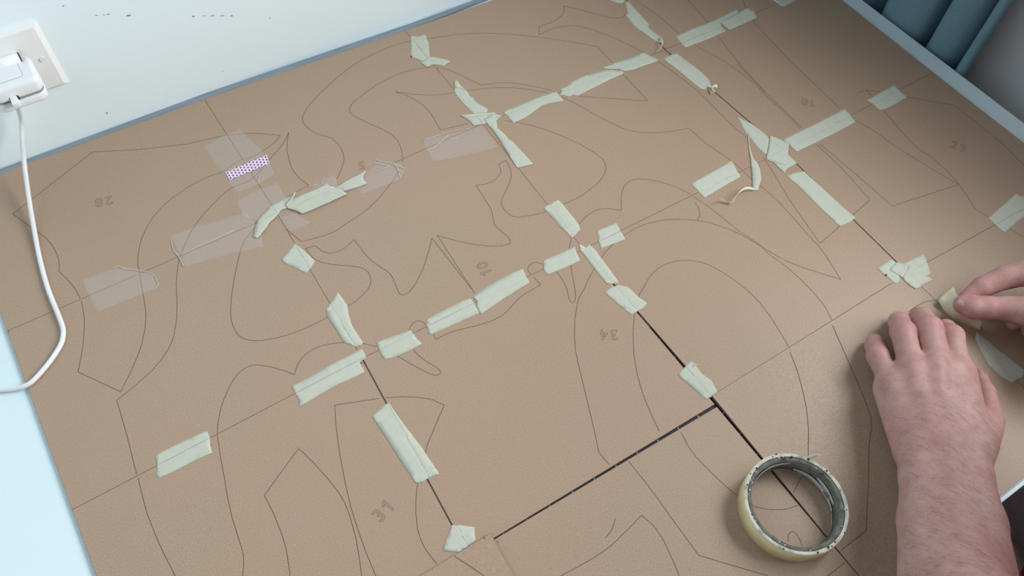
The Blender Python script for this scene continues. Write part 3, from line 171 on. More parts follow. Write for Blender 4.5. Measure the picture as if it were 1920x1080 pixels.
# ------------------------------------------------------------------ materials
def mat(name, col, rough=0.6, spec=0.5, **kw):
    m = bpy.data.materials.new(name); m.use_nodes = True
    b = m.node_tree.nodes['Principled BSDF']
    b.inputs['Base Color'].default_value = (*col, 1); b.inputs['Roughness'].default_value = rough
    b.inputs['Specular IOR Level'].default_value = spec
    for k, v in kw.items(): b.inputs[k].default_value = v
    return m
def nodes(m): return m.node_tree.nodes, m.node_tree.links, m.node_tree.nodes['Principled BSDF']
def add_noise(m, scale, c0, c1, lo=0.35, hi=0.65, detail=6, bump=0, bscale=None, bdist=0.0003, stretch=None):
    n, l, b = nodes(m)
    tc = n.new('ShaderNodeTexCoord'); src = tc.outputs['Object']
    if stretch:
        mp = n.new('ShaderNodeMapping'); mp.inputs['Scale'].default_value = stretch; l.new(src, mp.inputs[0]); src = mp.outputs[0]
    nt = n.new('ShaderNodeTexNoise'); nt.inputs['Scale'].default_value = scale; nt.inputs['Detail'].default_value = detail
    l.new(src, nt.inputs['Vector'])
    cr = n.new('ShaderNodeValToRGB'); cr.color_ramp.elements[0].position = lo; cr.color_ramp.elements[1].position = hi
    cr.color_ramp.elements[0].color = (*c0, 1); cr.color_ramp.elements[1].color = (*c1, 1)
    l.new(nt.outputs['Fac'], cr.inputs[0]); l.new(cr.outputs[0], b.inputs['Base Color'])
    if bump:
        n2 = n.new('ShaderNodeTexNoise'); n2.inputs['Scale'].default_value = bscale or scale; n2.inputs['Detail'].default_value = 4
        l.new(src, n2.inputs['Vector'])
        bp = n.new('ShaderNodeBump'); bp.inputs['Strength'].default_value = bump; bp.inputs['Distance'].default_value = bdist
        l.new(n2.outputs['Fac'], bp.inputs['Height']); l.new(bp.outputs[0], b.inputs['Normal'])
    return cr
def mixcol(m, scale, c, fac, lo=0.45, hi=0.7, detail=3):
    """a second noise colour over whatever feeds the base colour"""
    n, l, b = nodes(m)
    old = b.inputs['Base Color'].links[0].from_socket
    tc = n.new('ShaderNodeTexCoord'); nt = n.new('ShaderNodeTexNoise'); nt.inputs['Scale'].default_value = scale; nt.inputs['Detail'].default_value = detail
    l.new(tc.outputs['Object'], nt.inputs['Vector'])
    mr = n.new('ShaderNodeMapRange'); mr.inputs['From Min'].default_value = lo; mr.inputs['From Max'].default_value = hi; mr.inputs['To Max'].default_value = fac
    l.new(nt.outputs['Fac'], mr.inputs['Value'])
    mx = n.new('ShaderNodeMix'); mx.data_type = 'RGBA'
    l.new(mr.outputs[0], mx.inputs['Factor']); l.new(old, mx.inputs['A']); mx.inputs['B'].default_value = (*c, 1)
    l.new(mx.outputs['Result'], b.inputs['Base Color'])

M = {}
M['board'] = mat('kraft_board', (0.42, 0.30, 0.20), 0.48, 0.55)
add_noise(M['board'], 900, (0.335, 0.230, 0.153), (0.465, 0.330, 0.228), 0.34, 0.66, 6, bump=0.2, bscale=1500, bdist=0.0002)
mixcol(M['board'], 5, (0.43, 0.275, 0.195), 0.35, 0.42, 0.62)
mixcol(M['board'], 480, (0.24, 0.155, 0.10), 0.30, 0.60, 0.74)
mixcol(M['board'], 560, (0.55, 0.42, 0.31), 0.35, 0.62, 0.74)
M['board_edge'] = mat('board_cut_edge', (0.19, 0.115, 0.075), 0.8, 0.2)
M['burnt_shade'] = mat('burnt_edge_shade', (0.27, 0.185, 0.127), 0.85, 0.15)  # charred cut edge, its tone also standing in for shade at the seams
M['engraved'] = mat('engraved_line', (0.15, 0.092, 0.057), 0.9, 0.1)
M['table'] = mat('white_laminate', (0.80, 0.83, 0.85), 0.35, 0.4)
add_noise(M['table'], 3, (0.70, 0.83, 0.875), (0.73, 0.855, 0.895))
M['wall'] = mat('white_paint', (0.82, 0.84, 0.84), 0.7, 0.3)
add_noise(M['wall'], 4, (0.825, 0.93, 0.96), (0.85, 0.95, 0.975), bump=0.12, bscale=60, bdist=0.001)
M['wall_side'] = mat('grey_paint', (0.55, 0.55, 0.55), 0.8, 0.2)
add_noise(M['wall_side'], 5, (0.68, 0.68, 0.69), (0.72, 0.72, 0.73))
M['back_strip'] = mat('blue_grey_strip', (0.22, 0.27, 0.32), 0.6, 0.4)
add_noise(M['back_strip'], 300, (0.20, 0.25, 0.30), (0.25, 0.30, 0.35), stretch=(0.05, 1, 1))
M['floor'] = mat('dark_carpet', (0.03, 0.03, 0.035), 0.95, 0.1)
add_noise(M['floor'], 200, (0.02, 0.02, 0.022), (0.045, 0.043, 0.045))
M['mat'] = mat('navy_cutting_mat', (0.012, 0.014, 0.026), 0.5, 0.4)
add_noise(M['mat'], 200, (0.010, 0.012, 0.022), (0.016, 0.018, 0.032))
M['mat_line'] = mat('mat_print', (0.55, 0.57, 0.62), 0.6, 0.3)
M['curtain'] = mat('blue_curtain', (0.062, 0.135, 0.19), 0.85, 0.15)
add_noise(M['curtain'], 900, (0.135, 0.235, 0.285), (0.165, 0.275, 0.33), bump=0.15, bscale=1500)
M['white_plastic'] = mat('white_plastic', (0.84, 0.86, 0.87), 0.28, 0.5)
add_noise(M['white_plastic'], 8, (0.83, 0.85, 0.86), (0.85, 0.87, 0.88))
M['cream_plastic'] = mat('ivory_plastic', (0.82, 0.80, 0.76), 0.3, 0.5)
add_noise(M['cream_plastic'], 8, (0.85, 0.86, 0.85), (0.88, 0.89, 0.88))
M['dark_slot'] = mat('dark_slot', (0.02, 0.02, 0.022), 0.6, 0.3)
M['seam_grey'] = mat('seam_grey', (0.36, 0.38, 0.40), 0.6, 0.3)
M['cable'] = mat('white_cable', (0.80, 0.81, 0.82), 0.4, 0.4)
add_noise(M['cable'], 20, (0.78, 0.79, 0.80), (0.83, 0.83, 0.83))
M['steel'] = mat('screw_head', (0.75, 0.77, 0.79), 0.3, 0.6)
M['scuff'] = mat('scuff', (0.22, 0.22, 0.21), 0.8, 0.2)

def tape_mat(name, c0, c1, trans=0.10, transl=0.10):
    m = mat(name, c1, 0.62, 0.35)
    add_noise(m, 120, c0, c1, 0.3, 0.7, 4, bump=0.16, bscale=600, bdist=0.0003)
    n, l, b = nodes(m); out = n['Material Output']
    tr = n.new('ShaderNodeBsdfTransparent'); tr.inputs[0].default_value = (0.95, 0.9, 0.75, 1)
    mx = n.new('ShaderNodeMixShader'); mx.inputs[0].default_value = trans
    l.new(b.outputs[0], mx.inputs[1]); l.new(tr.outputs[0], mx.inputs[2]); l.new(mx.outputs[0], out.inputs['Surface'])
    return m
M['tape'] = tape_mat('masking_tape', (0.615, 0.635, 0.530), (0.655, 0.68, 0.58), 0.17)
M['tape_edge'] = tape_mat('masking_tape_torn_edge', (0.82, 0.80, 0.67), (0.90, 0.88, 0.76), 0.0)
M['tape_under'] = tape_mat('masking_tape_back', (0.62, 0.57, 0.44), (0.70, 0.65, 0.52), 0.05)
M['tape_fresh'] = tape_mat('fresh_cream_tape', (0.66, 0.60, 0.42), (0.74, 0.68, 0.50), 0.03)
def clear_mat():
    m = mat('clear_tape', (0.80, 0.81, 0.84), 0.3, 0.5)
    n, l, b = nodes(m); out = n['Material Output']
    tc = n.new('ShaderNodeTexCoord'); nt = n.new('ShaderNodeTexNoise'); nt.inputs['Scale'].default_value = 45; nt.inputs['Detail'].default_value = 5
    l.new(tc.outputs['Object'], nt.inputs['Vector'])
    mr = n.new('ShaderNodeMapRange'); mr.inputs['To Min'].default_value = 0.88; mr.inputs['To Max'].default_value = 0.80
    l.new(nt.outputs['Fac'], mr.inputs['Value'])
    bp = n.new('ShaderNodeBump'); bp.inputs['Strength'].default_value = 0.06; bp.inputs['Distance'].default_value = 0.0005
    l.new(nt.outputs['Fac'], bp.inputs['Height']); l.new(bp.outputs[0], b.inputs['Normal'])
    tr = n.new('ShaderNodeBsdfTransparent'); mx = n.new('ShaderNodeMixShader')
    l.new(mr.outputs[0], mx.inputs[0]); l.new(b.outputs[0], mx.inputs[1]); l.new(tr.outputs[0], mx.inputs[2]); l.new(mx.outputs[0], out.inputs['Surface'])
    return m
M['clear'] = clear_mat()
M['crease'] = mat('clear_tape_crease', (0.72, 0.71, 0.68), 0.3, 0.6)
M['tape_roll_side'] = mat('tape_roll_side', (0.62, 0.55, 0.34), 0.4, 0.45)
add_noise(M['tape_roll_side'], 60, (0.74, 0.63, 0.34), (0.80, 0.69, 0.40))
M['tape_roll_top'] = mat('tape_roll_top', (0.5, 0.5, 0.44), 0.85, 0.2)
add_noise(M['tape_roll_top'], 130, (0.34, 0.34, 0.31), (0.68, 0.67, 0.58), 0.28, 0.55, 6, bump=0.5, bscale=300, bdist=0.0008)
M['core'] = mat('grey_card_core', (0.2, 0.2, 0.19), 0.85, 0.2)
add_noise(M['core'], 160, (0.125, 0.120, 0.095), (0.215, 0.21, 0.18), 0.35, 0.65, 6, bump=0.3, bscale=300)
M['flake'] = mat('dark_residue', (0.05, 0.055, 0.05), 0.9, 0.1)
M['paper_shred'] = mat('torn_paper', (0.55, 0.55, 0.51), 0.85, 0.2)

def skin_mat():
    m = mat('skin', (0.52, 0.34, 0.30), 0.52, 0.35)
    n, l, b = nodes(m)
    b.inputs['Subsurface Weight'].default_value = 0.12; b.inputs['Subsurface Radius'].default_value = (1.0, 0.35, 0.2); b.inputs['Subsurface Scale'].default_value = 0.004
    add_noise(m, 90, (0.450, 0.240, 0.212), (0.540, 0.335, 0.305), 0.30, 0.70, 6)
    mixcol(m, 24, (0.46, 0.20, 0.185), 0.42, 0.44, 0.66, 5)
    mixcol(m, 800, (0.54, 0.38, 0.36), 0.40, 0.55, 0.72, 3)
    mixcol(m, 500, (0.28, 0.14, 0.125), 0.40, 0.56, 0.74, 3)
    # redder knuckles and fingertips, stored per vertex
    old = b.inputs['Base Color'].links[0].from_socket
    at = n.new('ShaderNodeAttribute'); at.attribute_name = 'flush'
    mx = n.new('ShaderNodeMix'); mx.data_type = 'RGBA'; l.new(at.outputs['Fac'], mx.inputs['Factor']); l.new(old, mx.inputs['A'])
    mx.inputs['B'].default_value = (0.46, 0.17, 0.16, 1); l.new(mx.outputs['Result'], b.inputs['Base Color'])
    tc = n.new('ShaderNodeTexCoord')
    vo = n.new('ShaderNodeTexVoronoi'); vo.inputs['Scale'].default_value = 900; l.new(tc.outputs['Object'], vo.inputs['Vector'])
    nz = n.new('ShaderNodeTexNoise'); nz.inputs['Scale'].default_value = 180; nz.inputs['Detail'].default_value = 5; l.new(tc.outputs['Object'], nz.inputs['Vector'])
    ad = n.new('ShaderNodeMath'); l.new(vo.outputs['Distance'], ad.inputs[0]); l.new(nz.outputs['Fac'], ad.inputs[1])
    bp = n.new('ShaderNodeBump'); bp.inputs['Strength'].default_value = 0.16; bp.inputs['Distance'].default_value = 0.0004
    l.new(ad.outputs[0], bp.inputs['Height']); l.new(bp.outputs[0], b.inputs['Normal'])
    return m
M['skin'] = skin_mat()
M['nail'] = mat('fingernail', (0.50, 0.29, 0.31), 0.22, 0.5)
M['arm_hair'] = mat('fair_arm_hair', (0.58, 0.44, 0.38), 0.4, 0.5)
M['arm_hair_dark'] = mat('brown_arm_hair', (0.17, 0.085, 0.06), 0.5, 0.4)
M['hair'] = mat('brown_hair', (0.06, 0.035, 0.02), 0.6, 0.3)
M['shirt'] = mat('red_cotton', (0.32, 0.012, 0.03), 0.9, 0.1)
add_noise(M['shirt'], 500, (0.28, 0.010, 0.026), (0.35, 0.016, 0.036))
M['shorts'] = mat('dark_mauve_cotton', (0.2, 0.15, 0.16), 0.9, 0.1)
add_noise(M['shorts'], 500, (0.40, 0.29, 0.31), (0.48, 0.35, 0.37))
M['wood'] = mat('stool_wood', (0.30, 0.18, 0.09), 0.6, 0.3)
add_noise(M['wood'], 40, (0.25, 0.15, 0.07), (0.34, 0.21, 0.11), stretch=(1, 1, 0.1))
M['glass'] = mat('window_glass', (0.9, 0.95, 0.95), 0.05, 0.4)
def _glass():
    n, l, b = nodes(M['glass']); tr = n.new('ShaderNodeBsdfTransparent'); mx = n.new('ShaderNodeMixShader'); mx.inputs[0].default_value = 0.93
    l.new(b.outputs[0], mx.inputs[1]); l.new(tr.outputs[0], mx.inputs[2]); l.new(mx.outputs[0], n['Material Output'].inputs['Surface'])
_glass()
def washi_mat():
    m = mat('patterned_pink_tape', (0.8, 0.7, 0.8), 0.5, 0.3)
    n, l, b = nodes(m)
    uv = n.new('ShaderNodeUVMap'); uv.uv_map = 'UVMap'
    mp = n.new('ShaderNodeMapping'); l.new(uv.outputs[0], mp.inputs[0]); mp.inputs['Rotation'].default_value = (0, 0, math.radians(90)); mp.inputs['Scale'].default_value = (1, 1, 1)
    sx = n.new('ShaderNodeSeparateXYZ'); l.new(uv.outputs[0], sx.inputs[0])
    # rows of short dark dashes, every other column shifted by half a step
    def math_(op, a, bb=None):
        q = n.new('ShaderNodeMath'); q.operation = op
        for i, v in enumerate((a, bb)):
            if v is None: continue
            if isinstance(v, (int, float)): q.inputs[i].default_value = v
            else: l.new(v, q.inputs[i])
        return q.outputs[0]
    U = math_('MULTIPLY', sx.outputs[0], 13.0); V = math_('MULTIPLY', sx.outputs[1], 3.0)
    colm = math_('MODULO', math_('FLOOR', U), 2.0)
    V2 = math_('ADD', V, math_('MULTIPLY', colm, 0.5))
    fu = math_('FRACT', U); fv = math_('FRACT', V2)
    du = math_('LESS_THAN', math_('ABSOLUTE', math_('SUBTRACT', fu, 0.5)), 0.22)
    dv = math_('LESS_THAN', math_('ABSOLUTE', math_('SUBTRACT', fv, 0.5)), 0.29)
    f = math_('MULTIPLY', du, dv)
    mx = n.new('ShaderNodeMix'); mx.data_type = 'RGBA'; l.new(f, mx.inputs['Factor'])
    mx.inputs['A'].default_value = (0.83, 0.68, 0.84, 1)
    mg = n.new('ShaderNodeMix'); mg.data_type = 'RGBA'; l.new(math_('GREATER_THAN', fv, 0.52), mg.inputs['Factor'])
    mg.inputs['A'].default_value = (0.30, 0.05, 0.20, 1); mg.inputs['B'].default_value = (0.07, 0.03, 0.08, 1)
    l.new(mg.outputs['Result'], mx.inputs['B']); l.new(mx.outputs['Result'], b.inputs['Base Color'])
    return m
M['washi'] = washi_mat()

# ------------------------------------------------------------------ helpers
def tag(o, label=None, cat=None, group=None, kind=None):
    if label: o['label'] = label
    if cat: o['category'] = cat
    if group: o['group'] = group
    if kind: o['kind'] = kind
    return o
def empty(name, loc=(0, 0, 0)):
    o = bpy.data.objects.new(name, None); COL.objects.link(o); o.location = loc; o.empty_display_size = 0.02; return o
def link(name, bm, mats, parent=None, smooth=False):
    me = bpy.data.meshes.new(name); bm.normal_update(); bm.to_mesh(me); bm.free()
    for m in (mats if isinstance(mats, (list, tuple)) else [mats]): me.materials.append(m)
    if smooth:
        for p in me.polygons: p.use_smooth = True
    o = bpy.data.objects.new(name, me); COL.objects.link(o)
    if parent:
        o.parent = parent; bpy_loc = parent.location if parent.parent is None else parent.location + parent.parent.location
        o.matrix_parent_inverse = Matrix.Translation(-Vector(bpy_loc))
    return o
def box(bm, x0, x1, y0, y1, z0, z1, bev=0.0, seg=2, mi=0):
    r = bmesh.ops.create_cube(bm, size=1)
    for v in r['verts']: v.co = Vector(((x0 + x1) / 2 + v.co.x * (x1 - x0), (y0 + y1) / 2 + v.co.y * (y1 - y0), (z0 + z1) / 2 + v.co.z * (z1 - z0)))
    fs = list({f for v in r['verts'] for f in v.link_faces})
    for f in fs: f.material_index = mi
    if bev:
        es = list({e for v in r['verts'] for e in v.link_edges})
        bmesh.ops.bevel(bm, geom=es, offset=bev, segments=seg, profile=0.6, affect='EDGES')
    return bm
def mbox(*a, **k):                    # box in millimetres of the table frame
    bm = bmesh.new(); v = [x / 1000 for x in a]; v[4] += Z0; v[5] += Z0
    return box(bm, *v, **k)
def rings(bm, rs, close=True, cap=True, mi=0):
    prev = None; first = None; n = len(rs[0])
    for r in rs:
        vs = [bm.verts.new(p) for p in r]
        if prev:
            for i in range(n if close else n - 1):
                f = bm.faces.new((prev[i], prev[(i + 1) % n], vs[(i + 1) % n], vs[i])); f.material_index = mi; f.smooth = True
        else: first = vs
        prev = vs
    if cap:
        bm.faces.new(first[::-1]).material_index = mi; bm.faces.new(prev).material_index = mi
    return bm
def tube(bm, pts, rad, seg=10, mi=0):
    P = [Vector(p) for p in pts]; rs = []; up = Vector((0.13, 0.27, 0.95)).normalized()
    for i, p in enumerate(P):
        d = (P[min(i + 1, len(P) - 1)] - P[max(i - 1, 0)]).normalized()
        s = d.cross(up).normalized(); u = s.cross(d).normalized()
        r = rad[i] if isinstance(rad, (list, tuple)) else rad
        rs.append([p + (s * math.cos(a) + u * math.sin(a)) * r for a in [2 * math.pi * k / seg for k in range(seg)]])
    return rings(bm, rs)
def spline(pts, k=8):
    P = [Vector(p) for p in pts]; P = [2 * P[0] - P[1]] + P + [2 * P[-1] - P[-2]]; out = []
    for i in range(1, len(P) - 2):
        a, b, c, d = P[i - 1:i + 3]
        for s in range(k):
            t = s / k
            out.append(0.5 * ((2 * b) + (c - a) * t + (2 * a - 5 * b + 4 * c - d) * t * t + (3 * b - a - 3 * c + d) * t ** 3))
    out.append(P[-2]); return out
def ribbon_line(bm, pts, w, z):       # flat thin ribbon along a polyline on the board (mm)
    n = len(pts); L = []
    for i in range(n):
        a = pts[max(i - 1, 0)]; b = pts[min(i + 1, n - 1)]; dx, dy = b[0] - a[0], b[1] - a[1]; q = math.hypot(dx, dy) or 1
        ox, oy = -dy / q * w / 2, dx / q * w / 2
        L.append((bm.verts.new(W((pts[i][0] + ox, pts[i][1] + oy, z))), bm.verts.new(W((pts[i][0] - ox, pts[i][1] - oy, z)))))
    for (a, b), (c, d) in zip(L[:-1], L[1:]): bm.faces.new((b, d, c, a))

# ------------------------------------------------------------------ the setting
WY = 448.0
def wallbox(name, *a, m='wall'):
    return tag(link(name, mbox(*a), M[m]), kind='structure')
wall_back = wallbox('wall_back', -1700, 840, WY, WY + 100, -750, 2000)
wr = bmesh.new()
for a in ((700, 800, -1600, WY, -750, 480), (700, 800, -1600, WY, 1360, 2000), (700, 800, -10, WY, 480, 1360), (700, 800, -1600, -1090, 480, 1360)):
    v = [x / 1000 for x in a]; box(wr, v[0], v[1], v[2], v[3], v[4] + Z0, v[5] + Z0)
wall_right = tag(link('wall_right', wr, M['wall_side']), kind='structure')
wl = bmesh.new()
for a in ((-1600, -1500, -1600, WY, -750, 500), (-1600, -1500, -1600, WY, 1500, 2000), (-1600, -1500, 250, WY, 500, 1500), (-1600, -1500, -1600, -750, 500, 1500)):
    v = [x / 1000 for x in a]; box(wl, v[0], v[1], v[2], v[3], v[4] + Z0, v[5] + Z0)
tag(link('wall_left', wl, M['wall']), kind='structure')
wf = bmesh.new()
for a in ((-1570, -1540, -750, -710, 500, 1500), (-1570, -1540, 210, 250, 500, 1500), (-1570, -1540, -710, 210, 500, 540), (-1570, -1540, -710, 210, 1460, 1500)):
    v = [x / 1000 for x in a]; box(wf, v[0], v[1], v[2], v[3], v[4] + Z0, v[5] + Z0)
added_window = tag(link('added_window_2', wf, M['white_plastic']), kind='structure')  # unseen window added to give the left fill lamp a source
link('pane', mbox(-1556, -1553, -710, 210, 540, 1460), M['glass'], added_window)
floor = wallbox('floor', -1700, 840, -1600, WY + 100, -790, -750, m='floor')
win = bmesh.new()
for a in ((735, 765, -1090, -1050, 480, 1360), (735, 765, -50, -10, 480, 1360), (735, 765, -1050, -50, 480, 520), (735, 765, -1050, -50, 1320, 1360), (740, 760, -570, -530, 520, 1320)):
    v = [x / 1000 for x in a]; box(win, v[0], v[1], v[2], v[3], v[4] + Z0, v[5] + Z0)
window = tag(link('window_1', win, M['white_plastic']), kind='structure')
link('pane', mbox(748, 751, -1050, -570, 520, 1320), M['glass'], window)
link('pane', mbox(748, 751, -530, -50, 520, 1320), M['glass'], window)
# blue-grey strip along the back edge of the table
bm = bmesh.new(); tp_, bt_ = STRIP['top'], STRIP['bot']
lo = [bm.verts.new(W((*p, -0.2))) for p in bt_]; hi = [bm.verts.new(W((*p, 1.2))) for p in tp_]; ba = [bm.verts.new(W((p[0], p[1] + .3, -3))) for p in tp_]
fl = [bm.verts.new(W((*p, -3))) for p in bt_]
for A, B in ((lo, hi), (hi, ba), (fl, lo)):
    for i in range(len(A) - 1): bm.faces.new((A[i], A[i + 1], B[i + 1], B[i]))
back_strip = tag(link('back_strip_1', bm, M['back_strip']), kind='structure')
# scuffs and small chips on the wall
def onwall(x, z, w, h, rot=0.0):
    bm = bmesh.new(); n = 9; vs = []
    for i in range(n):
        a = 2 * math.pi * i / n; rr = 0.65 + 0.5 * random.random(); u, v = math.cos(a) * w / 2 * rr, math.sin(a) * h / 2 * rr
        vs.append(bm.verts.new(W((x + u * math.cos(rot) - v * math.sin(rot), WY - 0.25, z + u * math.sin(rot) + v * math.cos(rot)))))
    bm.faces.new(vs[::-1] if False else vs)
    link('scuff_mark', bm, M['scuff'], wall_back)
for (x, z, w, h) in ((-359, 151.0, 3.5, .9), (-352, 149.0, 3, .9), (-347, 147.8, 4, 1.0), (-328, 139, 5.5, 2.0), (-262, 112.0, 3, 1.8), (-250, 108.5, 5, .9), (-241, 105, 5, 1.3), (-230, 101.0, 6, 1.2), (-219, 96.5, 4, 1.5), (-385, 173, 2, 1.4), (-250, 24, 2, .8), (-175, 76, 1.6, 2.0), (-395, 24, 1.2, 4)):
    onwall(x, z, w, h, -0.25)

# ------------------------------------------------------------------ table
table = tag(empty('table', (0, 0, Z0 - 0.03)), 'white laminate table pushed against the back wall under the brown boards', 'table')
bm = mbox(-1000, 613.5, -450.5, 446.5, -28, -3.2, bev=0.0012, seg=2)
link('tabletop', bm, M['table'], table)
# the narrow white rim that stands level with the boards along the right end and the front
rim = bmesh.new()
for a in ((-1000, 613.5, -450.3, -446.4, -3.2, -0.4), ):
    v = [x / 1000 for x in a]; box(rim, v[0], v[1], v[2], v[3], v[4] + Z0, v[5] + Z0, bev=0.0008)
link('front_lip', rim, M['table'], table)
for x in (-960, 575):
    for y in (-410, 405): link('leg', mbox(x - 25, x + 25, y - 25, y + 25, -749.5, -28, bev=0.003), M['table'], table)

# navy cutting mat lying under the boards, showing through the gap
cm_ = tag(empty('cutting_mat', (0, 0, Z0 - 0.003)), 'navy cutting mat with pale grid lines, seen through the black gap between boards', 'mat')
link('mat_sheet', mbox(-275, 215, -400, -120, -3.15, -2.62, bev=0.0002), M['mat'], cm_)
bm = bmesh.new()
for k in range(19):
    x = -253.8 + 25.4 * k; a = [(x, -396), (x, -124)]; ribbon_line(bm, a, 0.8, -2.60)
for k in range(11):
    y = -391 + 25.4 * k; ribbon_line(bm, [(-271, y), (211, y)], 0.8, -2.60)
tag(link('grid_lines', bm, M['mat_line'], cm_), kind='stuff')

# ------------------------------------------------------------------ brown boards with engraved lines and numbers
TH = 2.5
ONE = [(-.16, .17), (.05, .35), (.13, .35), (.13, -.35), (.03, -.35), (.03, .22), (-.10, .10)]
def outline_text(txt, x, y, ang, z, size=18.0, w=0.42):
    bm = bmesh.new(); ca, sa = math.cos(math.radians(ang)), math.sin(math.radians(ang)); n = len(txt)
    for k, ch in enumerate(txt):
        ox = (k - (n - 1) / 2) * 0.60 * size
        if ch == '1': segs = [(a, b) for a, b in zip(ONE, ONE[1:] + ONE[:1])]; segs = [((a[0] * size, a[1] * size), (b[0] * size, b[1] * size)) for a, b in segs]
        else:
            cu = bpy.data.curves.new('t', 'FONT'); cu.body = ch; cu.size = size; cu.align_x = 'CENTER'; cu.align_y = 'CENTER'
            o = bpy.data.objects.new('t', cu); COL.objects.link(o); bpy.context.view_layer.update()
            dg = bpy.context.evaluated_depsgraph_get(); me = o.evaluated_get(dg).to_mesh()
            tb = bmesh.new(); tb.from_mesh(me); o.evaluated_get(dg).to_mesh_clear(); bpy.data.objects.remove(o)
            bmesh.ops.remove_doubles(tb, verts=tb.verts, dist=0.002)
            xs = [v.co.x for v in tb.verts]; ys = [v.co.y for v in tb.verts]; mx, my = (min(xs) + max(xs)) / 2, (min(ys) + max(ys)) / 2
            segs = [((e.verts[0].co.x - mx, e.verts[0].co.y - my), (e.verts[1].co.x - mx, e.verts[1].co.y - my)) for e in tb.edges if len(e.link_faces) == 1]; tb.free()
        for a, b in segs:
            ribbon_line(bm, [(x + (p[0] + ox) * ca - p[1] * sa, y + (p[0] + ox) * sa + p[1] * ca) for p in (a, b)], w, z)
    return bm
SL = {(0, 0): 'back left brown board engraved 28, beside the outlet and cable', (1, 0): 'brown board along the wall engraved 5, under the patterned pink tape and loop outlines',
      (2, 0): 'brown board along the wall behind the long back row of three tapes', (3, 0): 'brown board in the far right back corner beside the white table rim',
      (0, 1): 'brown board at the left end under the loop of the white cable', (1, 1): 'brown board engraved 10 in the second row from the wall',
      (2, 1): 'brown board under the peeled curly sliver, second row from the wall', (3, 1): 'brown board engraved 18 at the right end, second row from the wall',
      (0, 2): 'brown board engraved 31 at the near left', (1, 2): 'brown board engraved 34, its front edge on the black gap',
      (2, 2): 'brown board with a big engraved arch, left of the flattened hand', (3, 2): 'brown board engraved 23 at the right end, below the blue curtain',
      (0, 3): 'near left brown board whose raised corner overlaps its neighbours', (1, 3): 'brown board in front of the black gap, left of the tape roll',
      (2, 3): 'brown board at the front under the flattened hand and forearm', (3, 3): 'brown board in the near right corner beneath the pinching hand'}
for s in SHEETS:
    q, z = s['q'], s['z']
    cx, cy = sum(p[0] for p in q) / 4, sum(p[1] for p in q) / 4
    root = tag(empty('brown_board', W((cx, cy, z - TH))), SL[(s['c'], s['r'])], 'board')
    bm = bmesh.new()
    # a grid over the quad so that a board can lie not quite flat
    N = 8
    def P(i, j):
        u, v = i / N, j / N
        x = (q[0][0] * (1 - u) + q[1][0] * u) * (1 - v) + (q[3][0] * (1 - u) + q[2][0] * u) * v
        y = (q[0][1] * (1 - u) + q[1][1] * u) * (1 - v) + (q[3][1] * (1 - u) + q[2][1] * u) * v
        return x, y
    def dz(u, v):
        if (s['c'], s['r']) == (0, 3): return z * max(0, u) * max(0, 1 - 0.4 * v)
        if (s['c'], s['r']) == (2, 3): return z * max(0, 1 - 1.6 * u) * max(0.25, 1 - v)
        return 0
    top = [[bm.verts.new(W((*P(i, j), dz(i / N, j / N)))) for i in range(N + 1)] for j in range(N + 1)]
    bot = [[bm.verts.new(W((*P(i, j), dz(i / N, j / N) - TH))) for i in range(N + 1)] for j in range(N + 1)]
    for j in range(N):
        for i in range(N):
            bm.faces.new((top[j][i], top[j + 1][i], top[j + 1][i + 1], top[j][i + 1])); bm.faces.new((bot[j][i], bot[j][i + 1], bot[j + 1][i + 1], bot[j + 1][i]))
    for i in range(N):
        for f in ((top[0][i], top[0][i + 1], bot[0][i + 1], bot[0][i]), (top[N][i + 1], top[N][i], bot[N][i], bot[N][i + 1]),
                  (top[i + 1][0], top[i][0], bot[i][0], bot[i + 1][0]), (top[i][N], top[i + 1][N], bot[i + 1][N], bot[i][N])):
            bm.faces.new(f).material_index = 1
    link('board_sheet', bm, [M['board'], M['board_edge']], root)
    def lift(pts):
        if not z: return 0.05
        m = 0.05
        for p in pts:
            u = (p[0] - q[0][0]) / (q[1][0] - q[0][0]); v = (q[0][1] - p[1]) / (q[0][1] - q[3][1]); m = max(m, dz(min(1, max(0, u)), min(1, max(0, v))) + 0.12)
        return m
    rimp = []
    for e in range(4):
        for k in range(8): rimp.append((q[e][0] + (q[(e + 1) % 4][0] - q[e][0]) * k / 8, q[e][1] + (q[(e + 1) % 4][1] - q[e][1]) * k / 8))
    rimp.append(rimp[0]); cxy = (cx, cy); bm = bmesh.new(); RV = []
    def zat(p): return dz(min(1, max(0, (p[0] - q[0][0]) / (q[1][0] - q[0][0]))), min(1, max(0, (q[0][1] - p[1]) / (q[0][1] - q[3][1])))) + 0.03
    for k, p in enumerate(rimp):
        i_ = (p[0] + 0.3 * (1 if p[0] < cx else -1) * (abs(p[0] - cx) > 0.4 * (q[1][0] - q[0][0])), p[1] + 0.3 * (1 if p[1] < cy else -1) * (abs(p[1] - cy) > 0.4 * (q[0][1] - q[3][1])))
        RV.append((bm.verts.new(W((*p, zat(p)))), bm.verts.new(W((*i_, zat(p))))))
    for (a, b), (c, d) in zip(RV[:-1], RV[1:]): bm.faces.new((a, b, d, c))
    link('burnt_shade_line', bm, M['burnt_shade'], root)  # dark rim painting the seam shade along with the char
    for L in s['lines']:
        bm = bmesh.new(); ribbon_line(bm, L, 0.62, lift(L)); link('engraved_line', bm, M['engraved'], root)
    for (t_, x, y, a) in s['num']:
        link('engraved_number', outline_text(t_, x, y, a, 0.06), M['engraved'], root)

